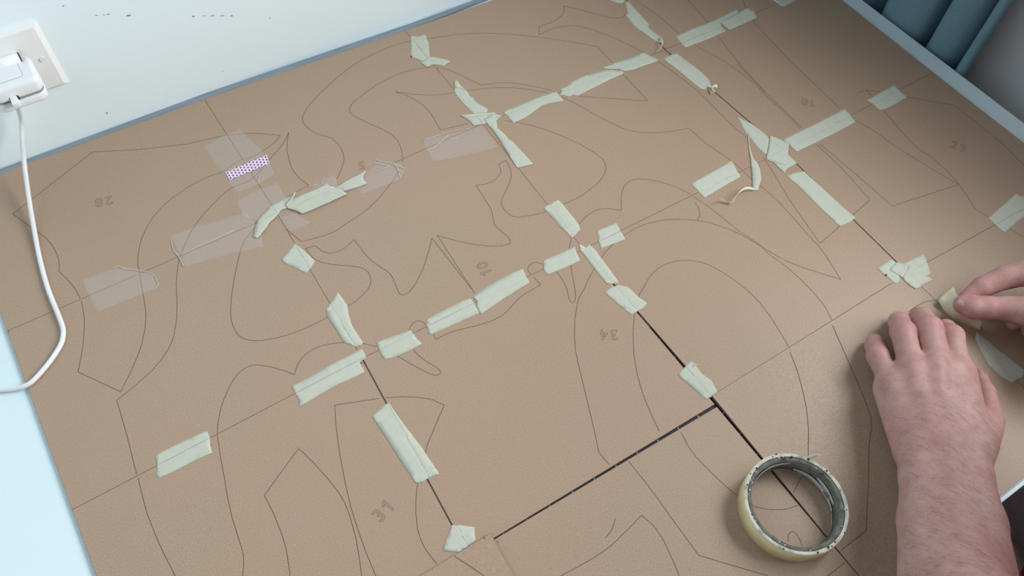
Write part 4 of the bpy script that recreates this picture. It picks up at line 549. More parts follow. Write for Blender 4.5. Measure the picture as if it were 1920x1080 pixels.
# ------------------------------------------------------------------ tapes
def area2(p): return sum(a[0] * b[1] - b[0] * a[1] for a, b in zip(p, p[1:] + p[:1]))
def ragged(poly, step=2.2, amp=0.22):
    out = []
    for i, (a, b) in enumerate(zip(poly, poly[1:] + poly[:1])):
        L = math.hypot(b[0] - a[0], b[1] - a[1]); k = max(1, int(L / step))
        for j in range(k):
            t = j / k; x, y = a[0] + (b[0] - a[0]) * t, a[1] + (b[1] - a[1]) * t
            if j: x += random.uniform(-amp, amp); y += random.uniform(-amp, amp)
            out.append((x, y))
    return out
def tape_mesh(poly, z, seed, lift=0.45, border=0.6, thick=0.16, wav=0.10, seams=True):
    p = [tuple(x) for x in poly]
    if area2(p) < 0: p = p[::-1]
    p = ragged(p)
    bm = bmesh.new(); vs = [bm.verts.new((x, y, 0)) for x, y in p]; f = bm.faces.new(vs)
    r = bmesh.ops.inset_region(bm, faces=[f], thickness=border, use_even_offset=True)
    bdr = set(r['faces'])
    for g in bm.faces: g.material_index = 1 if g in bdr else 0
    edge = set(v for v in vs)
    bmesh.ops.triangulate(bm, faces=[g for g in bm.faces if g not in bdr])
    for _ in range(3):
        es = [e for e in bm.edges if e.calc_length() > 6 and not e.is_boundary and all(g.material_index == 0 for g in e.link_faces)]
        if not es: break
        bmesh.ops.subdivide_edges(bm, edges=es, cuts=1); bmesh.ops.triangulate(bm, faces=[g for g in bm.faces if len(g.verts) > 4])
    crease = set()
    if seams:                       # press the tape into the joints between the boards
        mx_, my_ = sum(a[0] for a in p) / len(p), sum(a[1] for a in p) / len(p)
        for (x0, y0, x1, y1) in SEAMS:
            d = Vector((x1 - x0, y1 - y0, 0)); Ls = d.length; d.normalize(); nn = Vector((-d.y, d.x, 0)); c = Vector((mx_ - x0, my_ - y0, 0))
            if abs(c.dot(nn)) > 26 or not (-22 < c.dot(d) < Ls + 22): continue
            for o_ in (-0.9, 0, 0.9):
                r = bmesh.ops.bisect_plane(bm, geom=bm.verts[:] + bm.edges[:] + bm.faces[:], plane_co=Vector((x0, y0, 0)) + nn * o_, plane_no=nn, dist=0.001)
                if o_ == 0: crease |= {v for v in r['geom_cut'] if isinstance(v, bmesh.types.BMVert) and -3 < (v.co - Vector((x0, y0, 0))).dot(d) < Ls + 3}
    off = Vector((seed * 7.3, seed * 3.1, 0))
    for v in bm.verts:
        n1 = noise.noise(v.co * 0.09 + off); n2 = noise.noise(v.co * 0.035 + off * 1.7)
        v.co.z = z + thick + 0.12 + wav * (0.5 + 0.5 * n1)
        if v in edge: v.co.z += lift * max(0, n2 * 1.8)
        if v in crease: v.co.z -= 0.42
    # skirt: real thickness at the rim
    be = [e for e in bm.edges if e.is_boundary]
    ex = bmesh.ops.extrude_edge_only(bm, edges=be); sk = []
    for g in ex['geom']:
        if isinstance(g, bmesh.types.BMVert): g.co.z -= thick
        elif isinstance(g, bmesh.types.BMFace): g.material_index = 1; sk.append(g)
    for v in bm.verts: v.co = W(v.co)
    sks = set(sk)
    for g in bm.faces: g.smooth = g not in sks
    return bm
def strip3d(pts, w, thick=0.15, flip=False):   # narrow strip of tape standing on edge along a 3-D path (mm)
    P = spline(pts, 5); bm = bmesh.new(); rs = []
    n = len(P)
    for i, p in enumerate(P):
        d = (P[min(i + 1, n - 1)] - P[max(i - 1, 0)]).normalized(); t = i / (n - 1)
        up = Vector((0.35 * math.sin(5 * t), 0.45 * math.cos(4 * t), 0.75)); up = (up - d * up.dot(d)).normalized(); s = d.cross(up).normalized()
        ww = w * (0.55 + 0.45 * math.sin(math.pi * min(1, 0.2 + t * 0.8))) / 2; c = p + up * ww * 0.6
        rs.append([W(c + up * ww + s * thick), W(c - up * ww + s * thick), W(c - up * ww - s * thick), W(c + up * ww - s * thick)])
    return rings(bm, rs)
for i, t in enumerate(TAPES):
    z = t['z'] * 0.32 + (i % 3) * 0.05
    cx = sum(p[0] for p in t['poly']) / len(t['poly']); cy = sum(p[1] for p in t['poly']) / len(t['poly'])
    multi = any(k in t for k in ('flap', 'tail', 'ribbon'))
    pass
    if multi:
        root = tag(empty('masking_tape', W((cx, cy, z))), t['label'], 'tape', 'masking tape pieces on the boards')
        link('tape_strip', tape_mesh(t['poly'], z, i), [M['tape'], M['tape_edge']], root)
        if 'tail' in t: link('twisted_tail', tape_mesh(t['tail'], z + .35, i + 50, 1.6), [M['tape'], M['tape_edge']], root)
        if 'flap' in t: link('folded_flap', tape_mesh(t['flap'], z + .5, i + 70, 1.2), [M['tape_under'], M['tape_edge']], root)
        if 'ribbon' in t: link('curled_end', strip3d(t['ribbon'], t['rw']), M['tape_edge'], root, True)
    else:
        o = link('masking_tape', tape_mesh(t['poly'], z, i), [M['tape'], M['tape_edge']])
        tag(o, t['label'], 'tape', 'masking tape pieces on the boards')
    if 'dark nick' in t['label']:
        p = t['poly'][-2] if 'upright' in t['label'] else t['poly'][-1]
        bm = bmesh.new(); bm.faces.new([bm.verts.new(W((p[0] + 1.3 * math.cos(a) * (1 + .3 * math.sin(3 * a)) + .6, p[1] + 1.1 * math.sin(a) + 1.0, z + 1.3))) for a in [k * math.pi / 4 for k in range(8)]])
        nk = link('dark_nick', bm, M['dark_slot'], None)
        nk.parent = root if multi else o
        nk.matrix_parent_inverse = Matrix.Translation(-Vector(nk.parent.location))
for i, t in enumerate(CLEARS):
    z = -0.02 + t['z'] * 0.10
    p = [tuple(x) for x in t['poly']]; cx = sum(a[0] for a in p) / len(p); cy = sum(a[1] for a in p) / len(p)
    root = tag(empty('clear_tape', W((cx, cy, z))), t['label'], 'tape', 'clear tape pieces on the boards')
    bm = tape_mesh(p, z, i + 100, 0.15 if t['z'] < 2 else 0.5, 0.4, 0.03, 0.06 if t['z'] < 2 else 0.3, False)
    for f in bm.faces: f.material_index = 0
    link('tape_film', bm, M['clear'], root, True)
    for c in t['crease']:
        P3 = [W((x, y, z + 0.35 + 0.9 * abs(math.sin(2.4 * k)))) for k, (x, y) in enumerate(c)]
        bm = bmesh.new(); tube(bm, spline(P3, 4) if len(P3) > 2 else P3, 0.0003, 5); link('crease', bm, M['crease'], root, True)
# patterned pink tape
p = [tuple(x) for x in WASHI]
bm = bmesh.new(); uvl = bm.loops.layers.uv.new('UVMap')
a, b, c, d = Vector(p[0]), Vector(p[2]), Vector(p[3]), Vector(p[5])
NU, NV = 14, 3; g = {}
for i in range(NU + 1):
    for j in range(NV + 1):
        u, v = i / NU, j / NV; q = (a * (1 - u) + b * u) * (1 - v) + (d * (1 - u) + c * u) * v
        jig = (random.uniform(-.35, .35) if i in (0, NU) else 0)
        g[i, j] = (bm.verts.new(W((q.x + jig, q.y, 0.75 + 0.12 * noise.noise(Vector((q.x * .1, q.y * .1, 0)))))), (u, v))
for i in range(NU):
    for j in range(NV):
        ks = [(i, j), (i, j + 1), (i + 1, j + 1), (i + 1, j)]; f = bm.faces.new([g[k][0] for k in ks])
        for lp, k in zip(f.loops, ks): lp[uvl].uv = g[k][1]
be = [e for e in bm.edges if e.is_boundary]; ex = bmesh.ops.extrude_edge_only(bm, edges=be)
for q in ex['geom']:
    if isinstance(q, bmesh.types.BMVert): q.co.z -= 0.0004
tag(link('patterned_tape', bm, M['washi']), 'short pink and white patterned tape with rows of dark dashes', 'tape')

# ------------------------------------------------------------------ roll of masking tape
RC = (-16.4, -347.6)
def ring_mesh(bm, prof, mis, seg=96, wob=0.0, seed=0):
    rows = []
    for k in range(seg):
        a = 2 * math.pi * k / seg
        rows.append([bm.verts.new(W((RC[0] + (r + (wob * noise.noise(Vector((math.cos(a) * 9, math.sin(a) * 9, r + seed))))) * math.cos(a), RC[1] + (r + (wob * noise.noise(Vector((math.cos(a) * 9, math.sin(a) * 9, r + seed))))) * math.sin(a),
                    z + (wob * 0.8 * noise.noise(Vector((math.cos(a) * 12, math.sin(a) * 12, z + 5 + seed))) if z > 5 else 0)))) for r, z in prof])
    n = len(prof)
    for k in range(seg):
        for i in range(n):
            A, B = rows[k], rows[(k + 1) % seg]
            f = bm.faces.new((A[i], B[i], B[(i + 1) % n], A[(i + 1) % n])); f.material_index = mis[i]; f.smooth = mis[i] == 0
roll = tag(empty('tape_roll', W((*RC, 0.1))), 'nearly used up roll of cream masking tape lying on the board left of the forearm', 'tape roll')
bm = bmesh.new(); ring_mesh(bm, [(47.6, .2), (47.6, 23.6), (47.0, 24.2), (44.4, 24.0), (44.4, .2)], [0, 1, 1, 1, 0], wob=0.35)
link('tape_layers', bm, [M['tape_roll_side'], M['tape_roll_top']], roll)
bm = bmesh.new(); ring_mesh(bm, [(44.35, .25), (44.35, 23.2), (40.4, 22.9), (40.2, .25)], [0, 0, 0, 0], wob=0.5, seed=3)
link('card_core', bm, M['core'], roll)
for k in range(44):                   # torn paper and dark residue on the rough top rim
    a = random.uniform(0, 2 * math.pi); r = random.uniform(40.8, 47.4); s = random.uniform(0.4, 1.3); bm = bmesh.new()
    if True:
        bmesh.ops.create_icosphere(bm, subdivisions=1, radius=s / 1000)
        for v in bm.verts: v.co = Vector((v.co.x * random.uniform(.6, 1.6), v.co.y * random.uniform(.6, 1.4), v.co.z * .22)) + W((RC[0] + r * math.cos(a), RC[1] + r * math.sin(a), 24.2))
        link('residue_fleck', bm, M['flake'] if k % 2 else M['paper_shred'], roll)
for (a0, a1, zz, m_) in ((-0.6, 0.75, 6, 'paper_shred'), (-0.5, 0.2, 13.0, 'paper_shred'), (0.9, 2.3, 17.5, 'paper_shred')):     # delaminated plies inside the core
    bm = bmesh.new(); L = []
    for k in range(19):
        a = a0 + (a1 - a0) * k / 18; r = 40.0 - 0.5 - 0.9 * math.sin(math.pi * k / 18); w = 1.2 + 2.2 * math.sin(math.pi * k / 18) + .5 * random.random()
        L.append([W((RC[0] + r * math.cos(a), RC[1] + r * math.sin(a), zz - w + 1.5 * math.sin(3 * a))), W((RC[0] + r * math.cos(a), RC[1] + r * math.sin(a), zz + w + 1.5 * math.sin(3 * a))), W((RC[0] + (r + .3) * math.cos(a), RC[1] + (r + .3) * math.sin(a), zz + w + 1.5 * math.sin(3 * a))), W((RC[0] + (r + .3) * math.cos(a), RC[1] + (r + .3) * math.sin(a), zz - w + 1.5 * math.sin(3 * a)))])
    rings(bm, L); link('peeling_ply', bm, M[m_], roll)
bm = bmesh.new()                       # small printed block inside the core
for k in range(9):
    a = -0.30 + k * 0.022; r = 38.6
    for zz in (6.0, 9.6):
        b0, b1 = a, a + 0.009 + 0.006 * (k % 2)
        bm.faces.new([bm.verts.new(W((RC[0] + r * math.cos(t), RC[1] + r * math.sin(t), z))) for t, z in ((b0, zz), (b1, zz), (b1, zz + 2.8), (b0, zz + 2.8))])
link('printed_mark', bm, M['flake'], roll)
P_ = []
for k in range(9):
    t = k / 8; th = 0.55
    P_.append((RC[0] + 47.5 * math.cos(th) + 13 * t * math.cos(-0.4) , RC[1] + 47.5 * math.sin(th) + 13 * t * math.sin(-0.4) , 21 + 7 * math.sin(math.pi * (0.05 + 0.85 * t))))
for (a0, a1, zb) in ((0.2, 1.6, 2.0), (2.4, 4.2, 3.0), (4.5, 6.0, 2.2)):      # frayed white edge at the foot of the core
    bm = bmesh.new(); L = []
    for k in range(25):
        a = a0 + (a1 - a0) * k / 24; r = 39.9 + .25 * random.random(); w = .35 + .5 * random.random()
        L.append([W((RC[0] + r * math.cos(a), RC[1] + r * math.sin(a), zb - w)), W((RC[0] + r * math.cos(a), RC[1] + r * math.sin(a), zb + w)), W((RC[0] + (r + .25) * math.cos(a), RC[1] + (r + .25) * math.sin(a), zb + w)), W((RC[0] + (r + .25) * math.cos(a), RC[1] + (r + .25) * math.sin(a), zb - w))])
    rings(bm, L); link('frayed_edge', bm, M['paper_shred'], roll)
link('loose_end', strip3d(P_, 4.0), M['tape_edge'], roll, True)

# ------------------------------------------------------------------ outlet, charger, cable
plate = tag(empty('wall_outlet', W((-459, WY, 126))), 'white square wall outlet plate with a slotted screw, behind the charger', 'outlet')
bm = bmesh.new()
def rect(x0, x1, z0, z1, y): return [W((x0, y, z0)), W((x1, y, z0)), W((x1, y, z1)), W((x0, y, z1))]
rings(bm, [rect(-502, -416, 83, 169, WY - .1), rect(-502, -416, 83, 169, WY - 2.0), rect(-497.5, -420.5, 87.5, 164.5, WY - 6.6), rect(-496.8, -421.2, 88.2, 163.8, WY - 6.9)])
for f in bm.faces: f.smooth = False
link('faceplate', bm, M['cream_plastic'], plate)
for sx in (-428.8, -489.2):
    bm = bmesh.new(); bmesh.ops.create_cone(bm, segments=24, radius1=.0032, radius2=.0027, depth=.0016, cap_ends=True, matrix=Matrix.Translation(W((sx, WY - 7.4, 126))) @ Matrix.Rotation(math.radians(90), 4, 'X'))
    s_ = link('screw', bm, M['steel'], plate)
    bm = mbox(sx - .45, sx + .45, WY - 8.6, WY - 7.6, 126 - 2.6, 126 + 2.6); link('slot', bm, M['seam_grey'], s_)
charger = tag(empty('charger', W((-464, 398, 110))), 'white square phone charger plugged into the wall outlet', 'charger')
def rbox(x0, x1, y0, y1, z0, z1, rad, seg=6, e=0.0):
    """slab with rounded plan corners and soft top/bottom edges (mm)"""
    def plan(inset, z):
        r = max(rad - inset, .5); pts = []
        for cx, cy, a0 in ((x1 - rad, y1 - rad, 0), (x0 + rad, y1 - rad, 90), (x0 + rad, y0 + rad, 180), (x1 - rad, y0 + rad, 270)):
            for k in range(seg + 1):
                a = math.radians(a0 + 90 * k / seg); pts.append(W((cx + r * math.cos(a), cy + r * math.sin(a), z)))
        return pts
    bm = bmesh.new(); R_ = []
    for k in range(5): a = math.pi / 2 * k / 4; R_.append(plan(e * (1 - math.sin(a)), z0 + e * (1 - math.cos(a))))
    for k in range(5): a = math.pi / 2 * k / 4; R_.append(plan(e * (1 - math.cos(a)), z1 - e * (1 - math.sin(a))))
    return rings(bm, R_)
CX0, CX1, CY0, CY1 = -489, -438.5, 397, 440.5
link('lower_shell', rbox(CX0, CX1, CY0, CY1, 108.5, 120.2, 8, e=4.0), M['cream_plastic'], charger)
link('seam', rbox(CX0 + .5, CX1 - .5, CY0 + .5, CY1 - .5, 120.1, 120.6, 7.6, e=.1), M['seam_grey'], charger)
link('upper_shell', rbox(CX0, CX1, CY0, CY1, 120.5, 138, 8, e=4.5), M['white_plastic'], charger)
link('port', mbox(-474.5, -464.5, CY0 - .3, CY0 + 4, 120.9, 126.8, bev=.0012), M['dark_slot'], charger)
link('plug_head', rbox(-478, -452, 408, 438.5, 136.5, 138.7, 3, e=.4), M['white_plastic'], charger)
link('plug_seam', rbox(-478.6, -451.4, 407.4, 438.5, 136.5, 138.15, 3.2, e=.1), M['seam_grey'], charger)
bm = bmesh.new(); tube(bm, [W((-490, 436, 139)), W((-447, 436, 139))], .0058, 20); link('plug_barrel', bm, M['white_plastic'], charger)
bm = bmesh.new(); tube(bm, [W((-447.2, 436, 139)), W((-446.4, 436, 139))], .0060, 20); link('barrel_gap', bm, M['dark_slot'], charger)
cable = tag(empty('charging_cable', W((CABLE[4][0], CABLE[4][1], 2))), 'white charging cable hanging from the charger and looping over the left board', 'cable')
c0 = Vector((-470.0, 393.5, 123.8)); pts = [c0] + [Vector(p) for p in CABLE[2:]]
SPL = [W(p) for p in spline(pts, 8)]
bm = bmesh.new(); tube(bm, SPL, .0025, 12); link('cord', bm, M['cable'], cable, True)
dirc = (Vector(CABLE[2]) - c0).normalized()
bm = bmesh.new(); tube(bm, [W(c0 + dirc * q) for q in (0, 4, 10, 16, 19)], [.0034, .0034, .0031, .0029, .0027], 12); link('strain_relief', bm, M['cable'], cable, True)
link('connector', mbox(-473.6, -466.4, 386, 401, 121.1, 126.6, bev=.0018, seg=3), M['white_plastic'], cable)

# ------------------------------------------------------------------ curtain
prof = [(-19.5, 632), (-21.0, 626), (-19.8, 621), (-15.5, 619), (-9.5, 622), (-7, 630), (-6.5, 650), (-4, 668), (1, 655), (6, 638), (14, 627), (28, 621.5), (42, 622), (49, 630), (51.5, 645), (54, 660), (58, 668), (61, 655), (64, 636), (70, 626), (85, 621), (110, 621), (130, 627), (139, 645), (146, 664), (153, 645), (162, 628), (185, 621), (215, 623), (238, 640), (248, 662), (258, 640), (275, 625), (310, 621), (345, 626), (360, 650), (372, 630), (400, 623), (425, 630)]
P_ = spline([(x, y, 0) for y, x in prof], 4)
bm = bmesh.new(); rows = []
for z in (-660, -300, 0, 300, 700, 1100, 1790):
    rows.append([W((p.x + (2.0 * math.sin(p.y * .03 + z * .004)), p.y, z)) for p in P_])
cols_ = [[bm.verts.new(v) for v in r] for r in rows]
for r0, r1_ in zip(cols_[:-1], cols_[1:]):
    for i in range(len(r0) - 1): f = bm.faces.new((r0[i], r0[i + 1], r1_[i + 1], r1_[i])); f.smooth = True
ci = link('curtain_cloth', bm, M['curtain'], None)
sm = ci.modifiers.new('thickness', 'SOLIDIFY'); sm.thickness = 0.0016; sm.offset = 0
cur = tag(empty('curtain', W((640, 200, -660))), 'dusty blue curtain hanging in folds beyond the right end of the table', 'curtain')
ci.parent = cur; ci.matrix_parent_inverse = Matrix.Translation(-cur.location)
bm = bmesh.new(); tube(bm, [W((645, -1150, 1810)), W((645, 440, 1810))], .011, 12)
link('curtain_rod', bm, M['white_plastic'], cur)

# ------------------------------------------------------------------ person: signed distance fields turned into one surface
def sdf_chain(P, chain, k=2.5):
    d = None
    for a, b in zip(chain[:-1], chain[1:]):
        A, B = np.array(a[:3], np.float32), np.array(b[:3], np.float32); ab = B - A
        h = np.clip(((P - A) @ ab) / (ab @ ab), 0, 1)
        e = np.linalg.norm(P - A - h[..., None] * ab, axis=-1) - (a[3] + (b[3] - a[3]) * h)
        d = e if d is None else smin(d, e, k)
    return d
def smin(a, b, k):
    h = np.clip(0.5 + 0.5 * (b - a) / k, 0, 1); return b * (1 - h) + a * h - k * h * (1 - h)
def sdf_surface(fn, lo, hi, h, B=14):
    import openvdb
    nb = [int((hi[i] - lo[i]) / h / B) + 1 for i in range(3)]
    D = np.full([n * B for n in nb], 3 * h, np.float32)
    ax = [lo[i] + h * np.arange(nb[i] * B) for i in range(3)]
    cs = [a.reshape(-1, B).mean(1) for a in ax]
    C_ = fn(np.stack(np.meshgrid(*cs, indexing='ij'), -1).astype(np.float32))       # distance at the block centres
    far = B * h * 0.87 + 6 * h
    for b in np.ndindex(*nb):
        sl = tuple(slice(k * B, k * B + B) for k in b)
        if C_[b] > far: continue
        if C_[b] < -far: D[sl] = -3 * h; continue
        D[sl] = fn(np.stack(np.meshgrid(*[ax[i][sl[i]] for i in range(3)], indexing='ij'), -1).astype(np.float32))
    D = np.clip(D, -3 * h, 3 * h)
    g = openvdb.FloatGrid(3 * h); g.copyFromArray(D)
    pts, quads = g.convertToQuads(isovalue=0.0)
    return np.array(pts) * h + np.array(lo), np.array(quads)[:, ::-1]
def hand_fn(chains, kp=8, kf=5.5):
    fing = [c[1:] for c in chains if c[0] == 'f']; th = [c[1:] for c in chains if c[0] == 't']; pal = [c[1:] for c in chains if c[0] == 'p']
    def fn(P):
        d = None
        for c in pal:
            e = sdf_chain(P, c, 6); d = e if d is None else smin(d, e, kp)
        for c in th: d = smin(d, sdf_chain(P, c, 4), 9)
        for c in chains:
            if c[0] == 'k': d = smin(d, sdf_chain(P, c[1:], 3), 10)
        f = None
        for c in fing:
            e = sdf_chain(P, c, 3); f = e if f is None else smin(f, e, 1.0)
        return smin(d, f, kf)
    return fn
def bounds(chains, pad):
    A = np.array([n for c in chains for n in c[1:]]); return (A[:, :3] - A[:, 3:4]).min(0) - pad, (A[:, :3] + A[:, 3:4]).max(0) + pad
S_L, S_R = (100, -640, 290), (455, -640, 290)
E_L, E_R = EXTRA['elbow_left'], EXTRA['elbow_right']
def arm_chains(D, wrist, elbow, shoulder, rw):
    return D['chains'] + [['p', wrist, [*((np.array(wrist[:3]) * .45 + np.array(elbow[:3]) * .55).tolist()), 46], [*elbow, 43]], ['p', [*elbow, 42], [*((np.array(elbow) * .5 + np.array(shoulder) * .5).tolist()), 50], [*shoulder, 56]]]
AL = arm_chains(LEFT, EXTRA['fore_left'], E_L, S_L, 40)
AR = arm_chains(RIGHT, EXTRA['fore_right'], E_R, S_R, 40)
parts_ = []
for A, h in ((AL, 1.2), (AR, 1.2)):
    lo, hi = bounds(A, 8); parts_.append(sdf_surface(hand_fn(A), lo, hi, h))
THIGHS = (((180, -715, -275), (238, -350, -262)), ((335, -715, -275), (440, -350, -262)))
HEAD = np.array((345, -445, 432), np.float32)
def body_fn(P):
    d = sdf_chain(P, [(250, -725, -265, 135), (245, -655, -80, 122), (265, -650, 140, 126), (280, -635, 255, 106)], 40)
    d = smin(d, sdf_chain(P, [(120, -650, 280, 62), (280, -645, 295, 80), (436, -650, 280, 62)], 20), 50)
    d = smin(d, sdf_chain(P, [(285, -625, 290, 60), (310, -550, 345, 56), (335, -480, 385, 52)], 10), 25)
    H = P - HEAD
    q = H / np.array((76, 96, 112), np.float32); d = smin(d, (np.linalg.norm(q, axis=-1) - 1) * 85, 20)
    d = smin(d, sdf_chain(H, [(0, 62, -76, 42), (0, 80, -52, 45)], 5), 25)                   # jaw
    d = smin(d, sdf_chain(H, [(0, 96, -4, 9), (0, 112, -32, 13)], 3), 8)                     # nose
    for s in (-1, 1):
        d = smin(d, sdf_chain(H, [(s * 78, -5, 15, 8), (s * 84, -13, -15, 9), (s * 78, -5, -40, 7)], 3), 6)   # ears
    for T_ in THIGHS:
        h_, k_ = T_; d = smin(d, sdf_chain(P, [(*h_, 92), (*k_, 64), (k_[0], k_[1] - 15, -640, 48), (k_[0], k_[1] - 15, -700, 41)], 15), 30)
        d = smin(d, sdf_chain(P, [(k_[0], k_[1] - 25, -705, 40), (k_[0] + 5, k_[1] + 75, -722, 27), (k_[0] + 7, k_[1] + 150, -730, 19)], 8), 14)
    return d
parts_.append(sdf_surface(body_fn, (-20, -900, -750), (600, -160, 640), 9.0))
V = np.concatenate([p[0] for p in parts_]); off = 0; F = []
for p in parts_: F.append(p[1] + off); off += len(p[0])
F = np.concatenate(F)
_t = V[F]; _vol = np.einsum('ij,ij->i', _t[:, 0], np.cross(_t[:, 1], _t[:, 2])).sum()
if _vol < 0: F = F[:, ::-1]
person = tag(empty('person', W((250, -725, -750))), 'seated person in a red top, one hand flat on the boards, the other pinching tape', 'person')
me = bpy.data.meshes.new('body'); me.from_pydata((V / 1000 + np.array((0, 0, Z0))).tolist(), [], F.tolist()); me.update()
for p in me.polygons: p.use_smooth = True
me.materials.append(M['skin'])
fl = np.zeros(len(V), np.float32)
for D in (LEFT, RIGHT):
    for c in D['chains']:
        if c[0] in 'ft':
            for k, n in enumerate(c[1:5]):
                w = (0.55, 0.40, 0.30, 0.45)[k]; dd = np.linalg.norm(V - np.array(n[:3]), axis=1)
                fl = np.maximum(fl, 0.8 * w * np.exp(-(dd / (n[3] * 1.15)) ** 4))
me.attributes.new('flush', 'FLOAT', 'POINT').data.foreach_set('value', fl)
body = bpy.data.objects.new('body', me); COL.objects.link(body)
body.parent = person; body.matrix_parent_inverse = Matrix.Translation(-person.location)
sm = body.modifiers.new('soften', 'SMOOTH'); sm.factor = 0.5; sm.iterations = 4
# clothes
def shirt_fn(P):
    d = sdf_chain(P, [(250, -725, -245, 148), (245, -655, -80, 137), (265, -650, 140, 139), (280, -635, 255, 119)], 40)
    d = smin(d, sdf_chain(P, [(120, -650, 280, 73), (280, -645, 295, 90), (436, -650, 280, 73)], 20), 50)
    for S, E in ((S_L, E_L), (S_R, E_R)):
        S_, E_ = np.array(S), np.array(E); d = smin(d, sdf_chain(P, [(*S_, 68), (*(S_ * .45 + E_ * .55), 62)], 5), 18)
    neck = np.linalg.norm(P - np.array((302, -560, 350), np.float32), axis=-1) - 84
    return np.maximum(np.maximum(d, -neck), -(P[..., 2] + 330))
def shorts_fn(P):
    d = sdf_chain(P, [(250, -730, -300, 150), (250, -720, -225, 148)], 20)
    for h_, k_ in THIGHS: d = smin(d, sdf_chain(P, [(*h_, 108), (h_[0] * .1 + k_[0] * .9, h_[1] * .1 + k_[1] * .9, -264, 82)], 5), 25)
    return d
for nm, fn, b0, b1, m in (('red_top', shirt_fn, (-140, -900, -345), (620, -440, 460), 'shirt'), ('shorts', shorts_fn, (0, -900, -480), (580, -270, -60), 'shorts')):
    v, f = sdf_surface(fn, b0, b1, 8.0); m2 = bpy.data.meshes.new(nm); m2.from_pydata((v / 1000 + np.array((0, 0, Z0))).tolist(), [], f.tolist()); m2.update()
    for p in m2.polygons: p.use_smooth = True
    m2.materials.append(M[m]); o = bpy.data.objects.new(nm, m2); COL.objects.link(o); o.parent = person; o.matrix_parent_inverse = Matrix.Translation(-person.location)
def hair_fn(P):
    H = P - HEAD - np.array((0, -7, 9), np.float32)
    q = H / np.array((84, 102, 116), np.float32); d = (np.linalg.norm(q, axis=-1) - 1) * 90
    return np.maximum(d, -((H[..., 2] + 20) + 0.9 * (-(H[..., 1] - 32))))
v, f = sdf_surface(hair_fn, (240, -570, 302), (450, -320, 572), 5.0); m2 = bpy.data.meshes.new('hair'); m2.from_pydata((v / 1000 + np.array((0, 0, Z0))).tolist(), [], f.tolist()); m2.update(); m2.materials.append(M['hair'])
o = bpy.data.objects.new('hair', m2); COL.objects.link(o); o.parent = person; o.matrix_parent_inverse = Matrix.Translation(-person.location)
for s in (-1, 1):
    bm = bmesh.new(); bmesh.ops.create_uvsphere(bm, u_segments=16, v_segments=10, radius=.0115, matrix=Matrix.Translation(W((345 + s * 31, -359, 434)))); link('eye', bm, M['white_plastic'], person, True)
bm = bmesh.new(); tube(bm, [W((320, -335, 364)), W((345, -321, 361)), W((370, -335, 364))], [.003, .006, .003], 8); link('lips', bm, M['nail'], person, True)
# fingernails
def nail(c, nrm, d, w, l, bend):
    nrm = Vector(nrm).normalized(); d = Vector(d); d = (d - nrm * d.dot(nrm)).normalized(); s = d.cross(nrm); bm = bmesh.new(); G = {}
    for i in range(9):
        for j in range(9):
            u, v = (i - 4) / 4, (j - 4) / 4
            hw = w / 2 * (1 - 0.12 * max(0, v) ** 2); ll = l / 2 * (1 - 0.22 * u * u)
            G[i, j] = bm.verts.new(W(Vector(c) + s * u * hw + d * v * ll - nrm * (bend * u * u + 0.5 * v * v - .3)))
    for i in range(8):
        for j in range(8): bm.faces.new((G[i, j], G[i + 1, j], G[i + 1, j + 1], G[i, j + 1]))
    o = link('fingernail', bm, M['nail'], person, True); o.modifiers.new('t', 'SOLIDIFY').thickness = 0.0005
for nl in NAILS: nail(*nl)
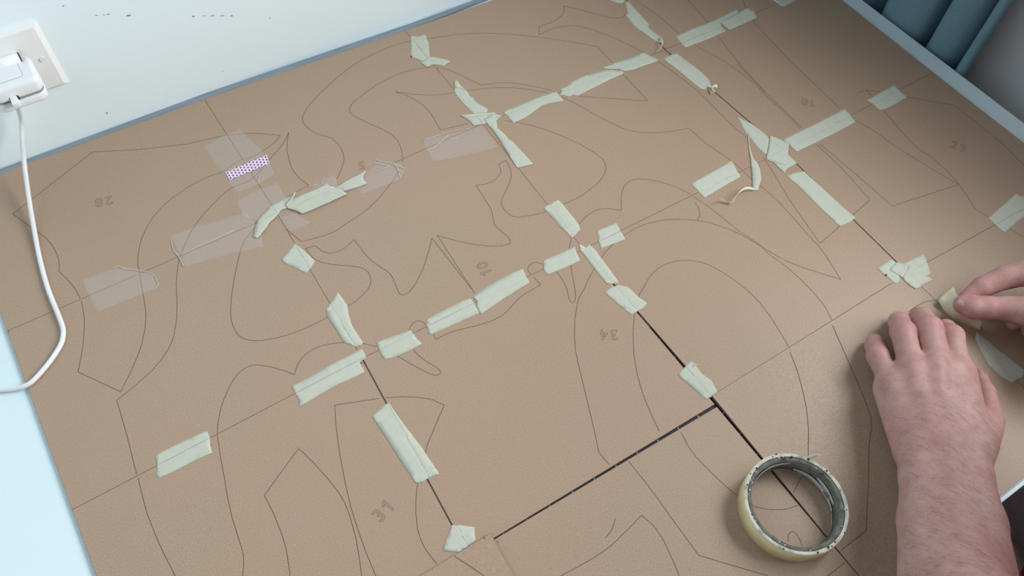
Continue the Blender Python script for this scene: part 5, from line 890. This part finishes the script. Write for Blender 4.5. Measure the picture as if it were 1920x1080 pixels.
# short fair hairs on the forearm and the back of the hand
me_n = np.zeros_like(V); 
tri = V[F[:, :3]]; nr = np.cross(tri[:, 1] - tri[:, 0], tri[:, 2] - tri[:, 0]); nr /= (np.linalg.norm(nr, axis=1, keepdims=True) + 1e-9)
cen = V[F].mean(1); nl_ = len(parts_[0][1]); rng = np.random.default_rng(5)
ok = np.where((nr[:nl_, 2] > 0.15) & (cen[:nl_, 1] < EXTRA['hair_y']) & (cen[:nl_, 0] < 175) & (cen[:nl_, 1] > -600))[0]
bm = bmesh.new()
ax = np.array(E_L, float) - np.array(EXTRA['fore_left'][:3]); ax /= np.linalg.norm(ax)
for i in rng.choice(ok, min(2000, len(ok)), replace=False):
    p = cen[i]; n = nr[i]; side = np.cross(n, ax); t = side * rng.uniform(.6, 1) + ax * rng.normal(.45, .25); t -= n * (t @ n); t /= np.linalg.norm(t)
    L = rng.uniform(6, 15); dk = int(rng.random() < .4); w = 0.125 - 0.03 * dk; b_ = np.cross(n, t) * w
    P3 = [p + t * L * k / 3 + n * (0.25 + 1.2 * math.sin(2.2 * k / 3)) for k in range(4)]
    A_ = [(bm.verts.new(W(q + b_ * (1 - k / 3.5))), bm.verts.new(W(q - b_ * (1 - k / 3.5)))) for k, q in enumerate(P3)]
    for (a, b), (c, d) in zip(A_[:-1], A_[1:]): bm.faces.new((a, b, d, c)).material_index = dk
tag(link('arm_hair', bm, [M['arm_hair'], M['arm_hair_dark']], person), kind='stuff')
# piece of tape held between thumb and finger
lo, hi = spline(HELD['lo'], 5), spline(HELD['hi'], 5)
bm = bmesh.new(); NN = 4; R_ = []
for i, (a, b) in enumerate(zip(lo, hi)):
    R_.append([bm.verts.new(W(a.lerp(b, j / NN) + Vector((1.2, 1.2, 0)) * math.sin(math.pi * j / NN) * (0.5 + math.sin(i * .5)))) for j in range(NN + 1)])
for r0, r1_ in zip(R_[:-1], R_[1:]):
    for j in range(NN): bm.faces.new((r0[j], r1_[j], r1_[j + 1], r0[j + 1]))
o = link('masking_tape', bm, [M['tape_fresh']], None, True); o.modifiers.new('t', 'SOLIDIFY').thickness = 0.00025
tag(o, 'freshly torn cream masking tape pinched between thumb and finger', 'tape', 'masking tape pieces on the boards')

# ------------------------------------------------------------------ stool (behind the table front, carries the person)
st = tag(empty('stool', W((250, -725, -750))), 'low round wooden stool under the seated person', 'stool')
bm = bmesh.new(); bmesh.ops.create_cone(bm, segments=40, radius1=.17, radius2=.175, depth=.03, cap_ends=True, matrix=Matrix.Translation(W((250, -735, -466))))
link('seat', bm, M['wood'], st)
for k in range(4):
    a = math.pi / 4 + k * math.pi / 2; bm = bmesh.new(); tube(bm, [W((250 + 110 * math.cos(a), -735 + 110 * math.sin(a), -481)), W((250 + 150 * math.cos(a), -735 + 150 * math.sin(a), -749.8))], .015, 12); link('leg', bm, M['wood'], st, True)
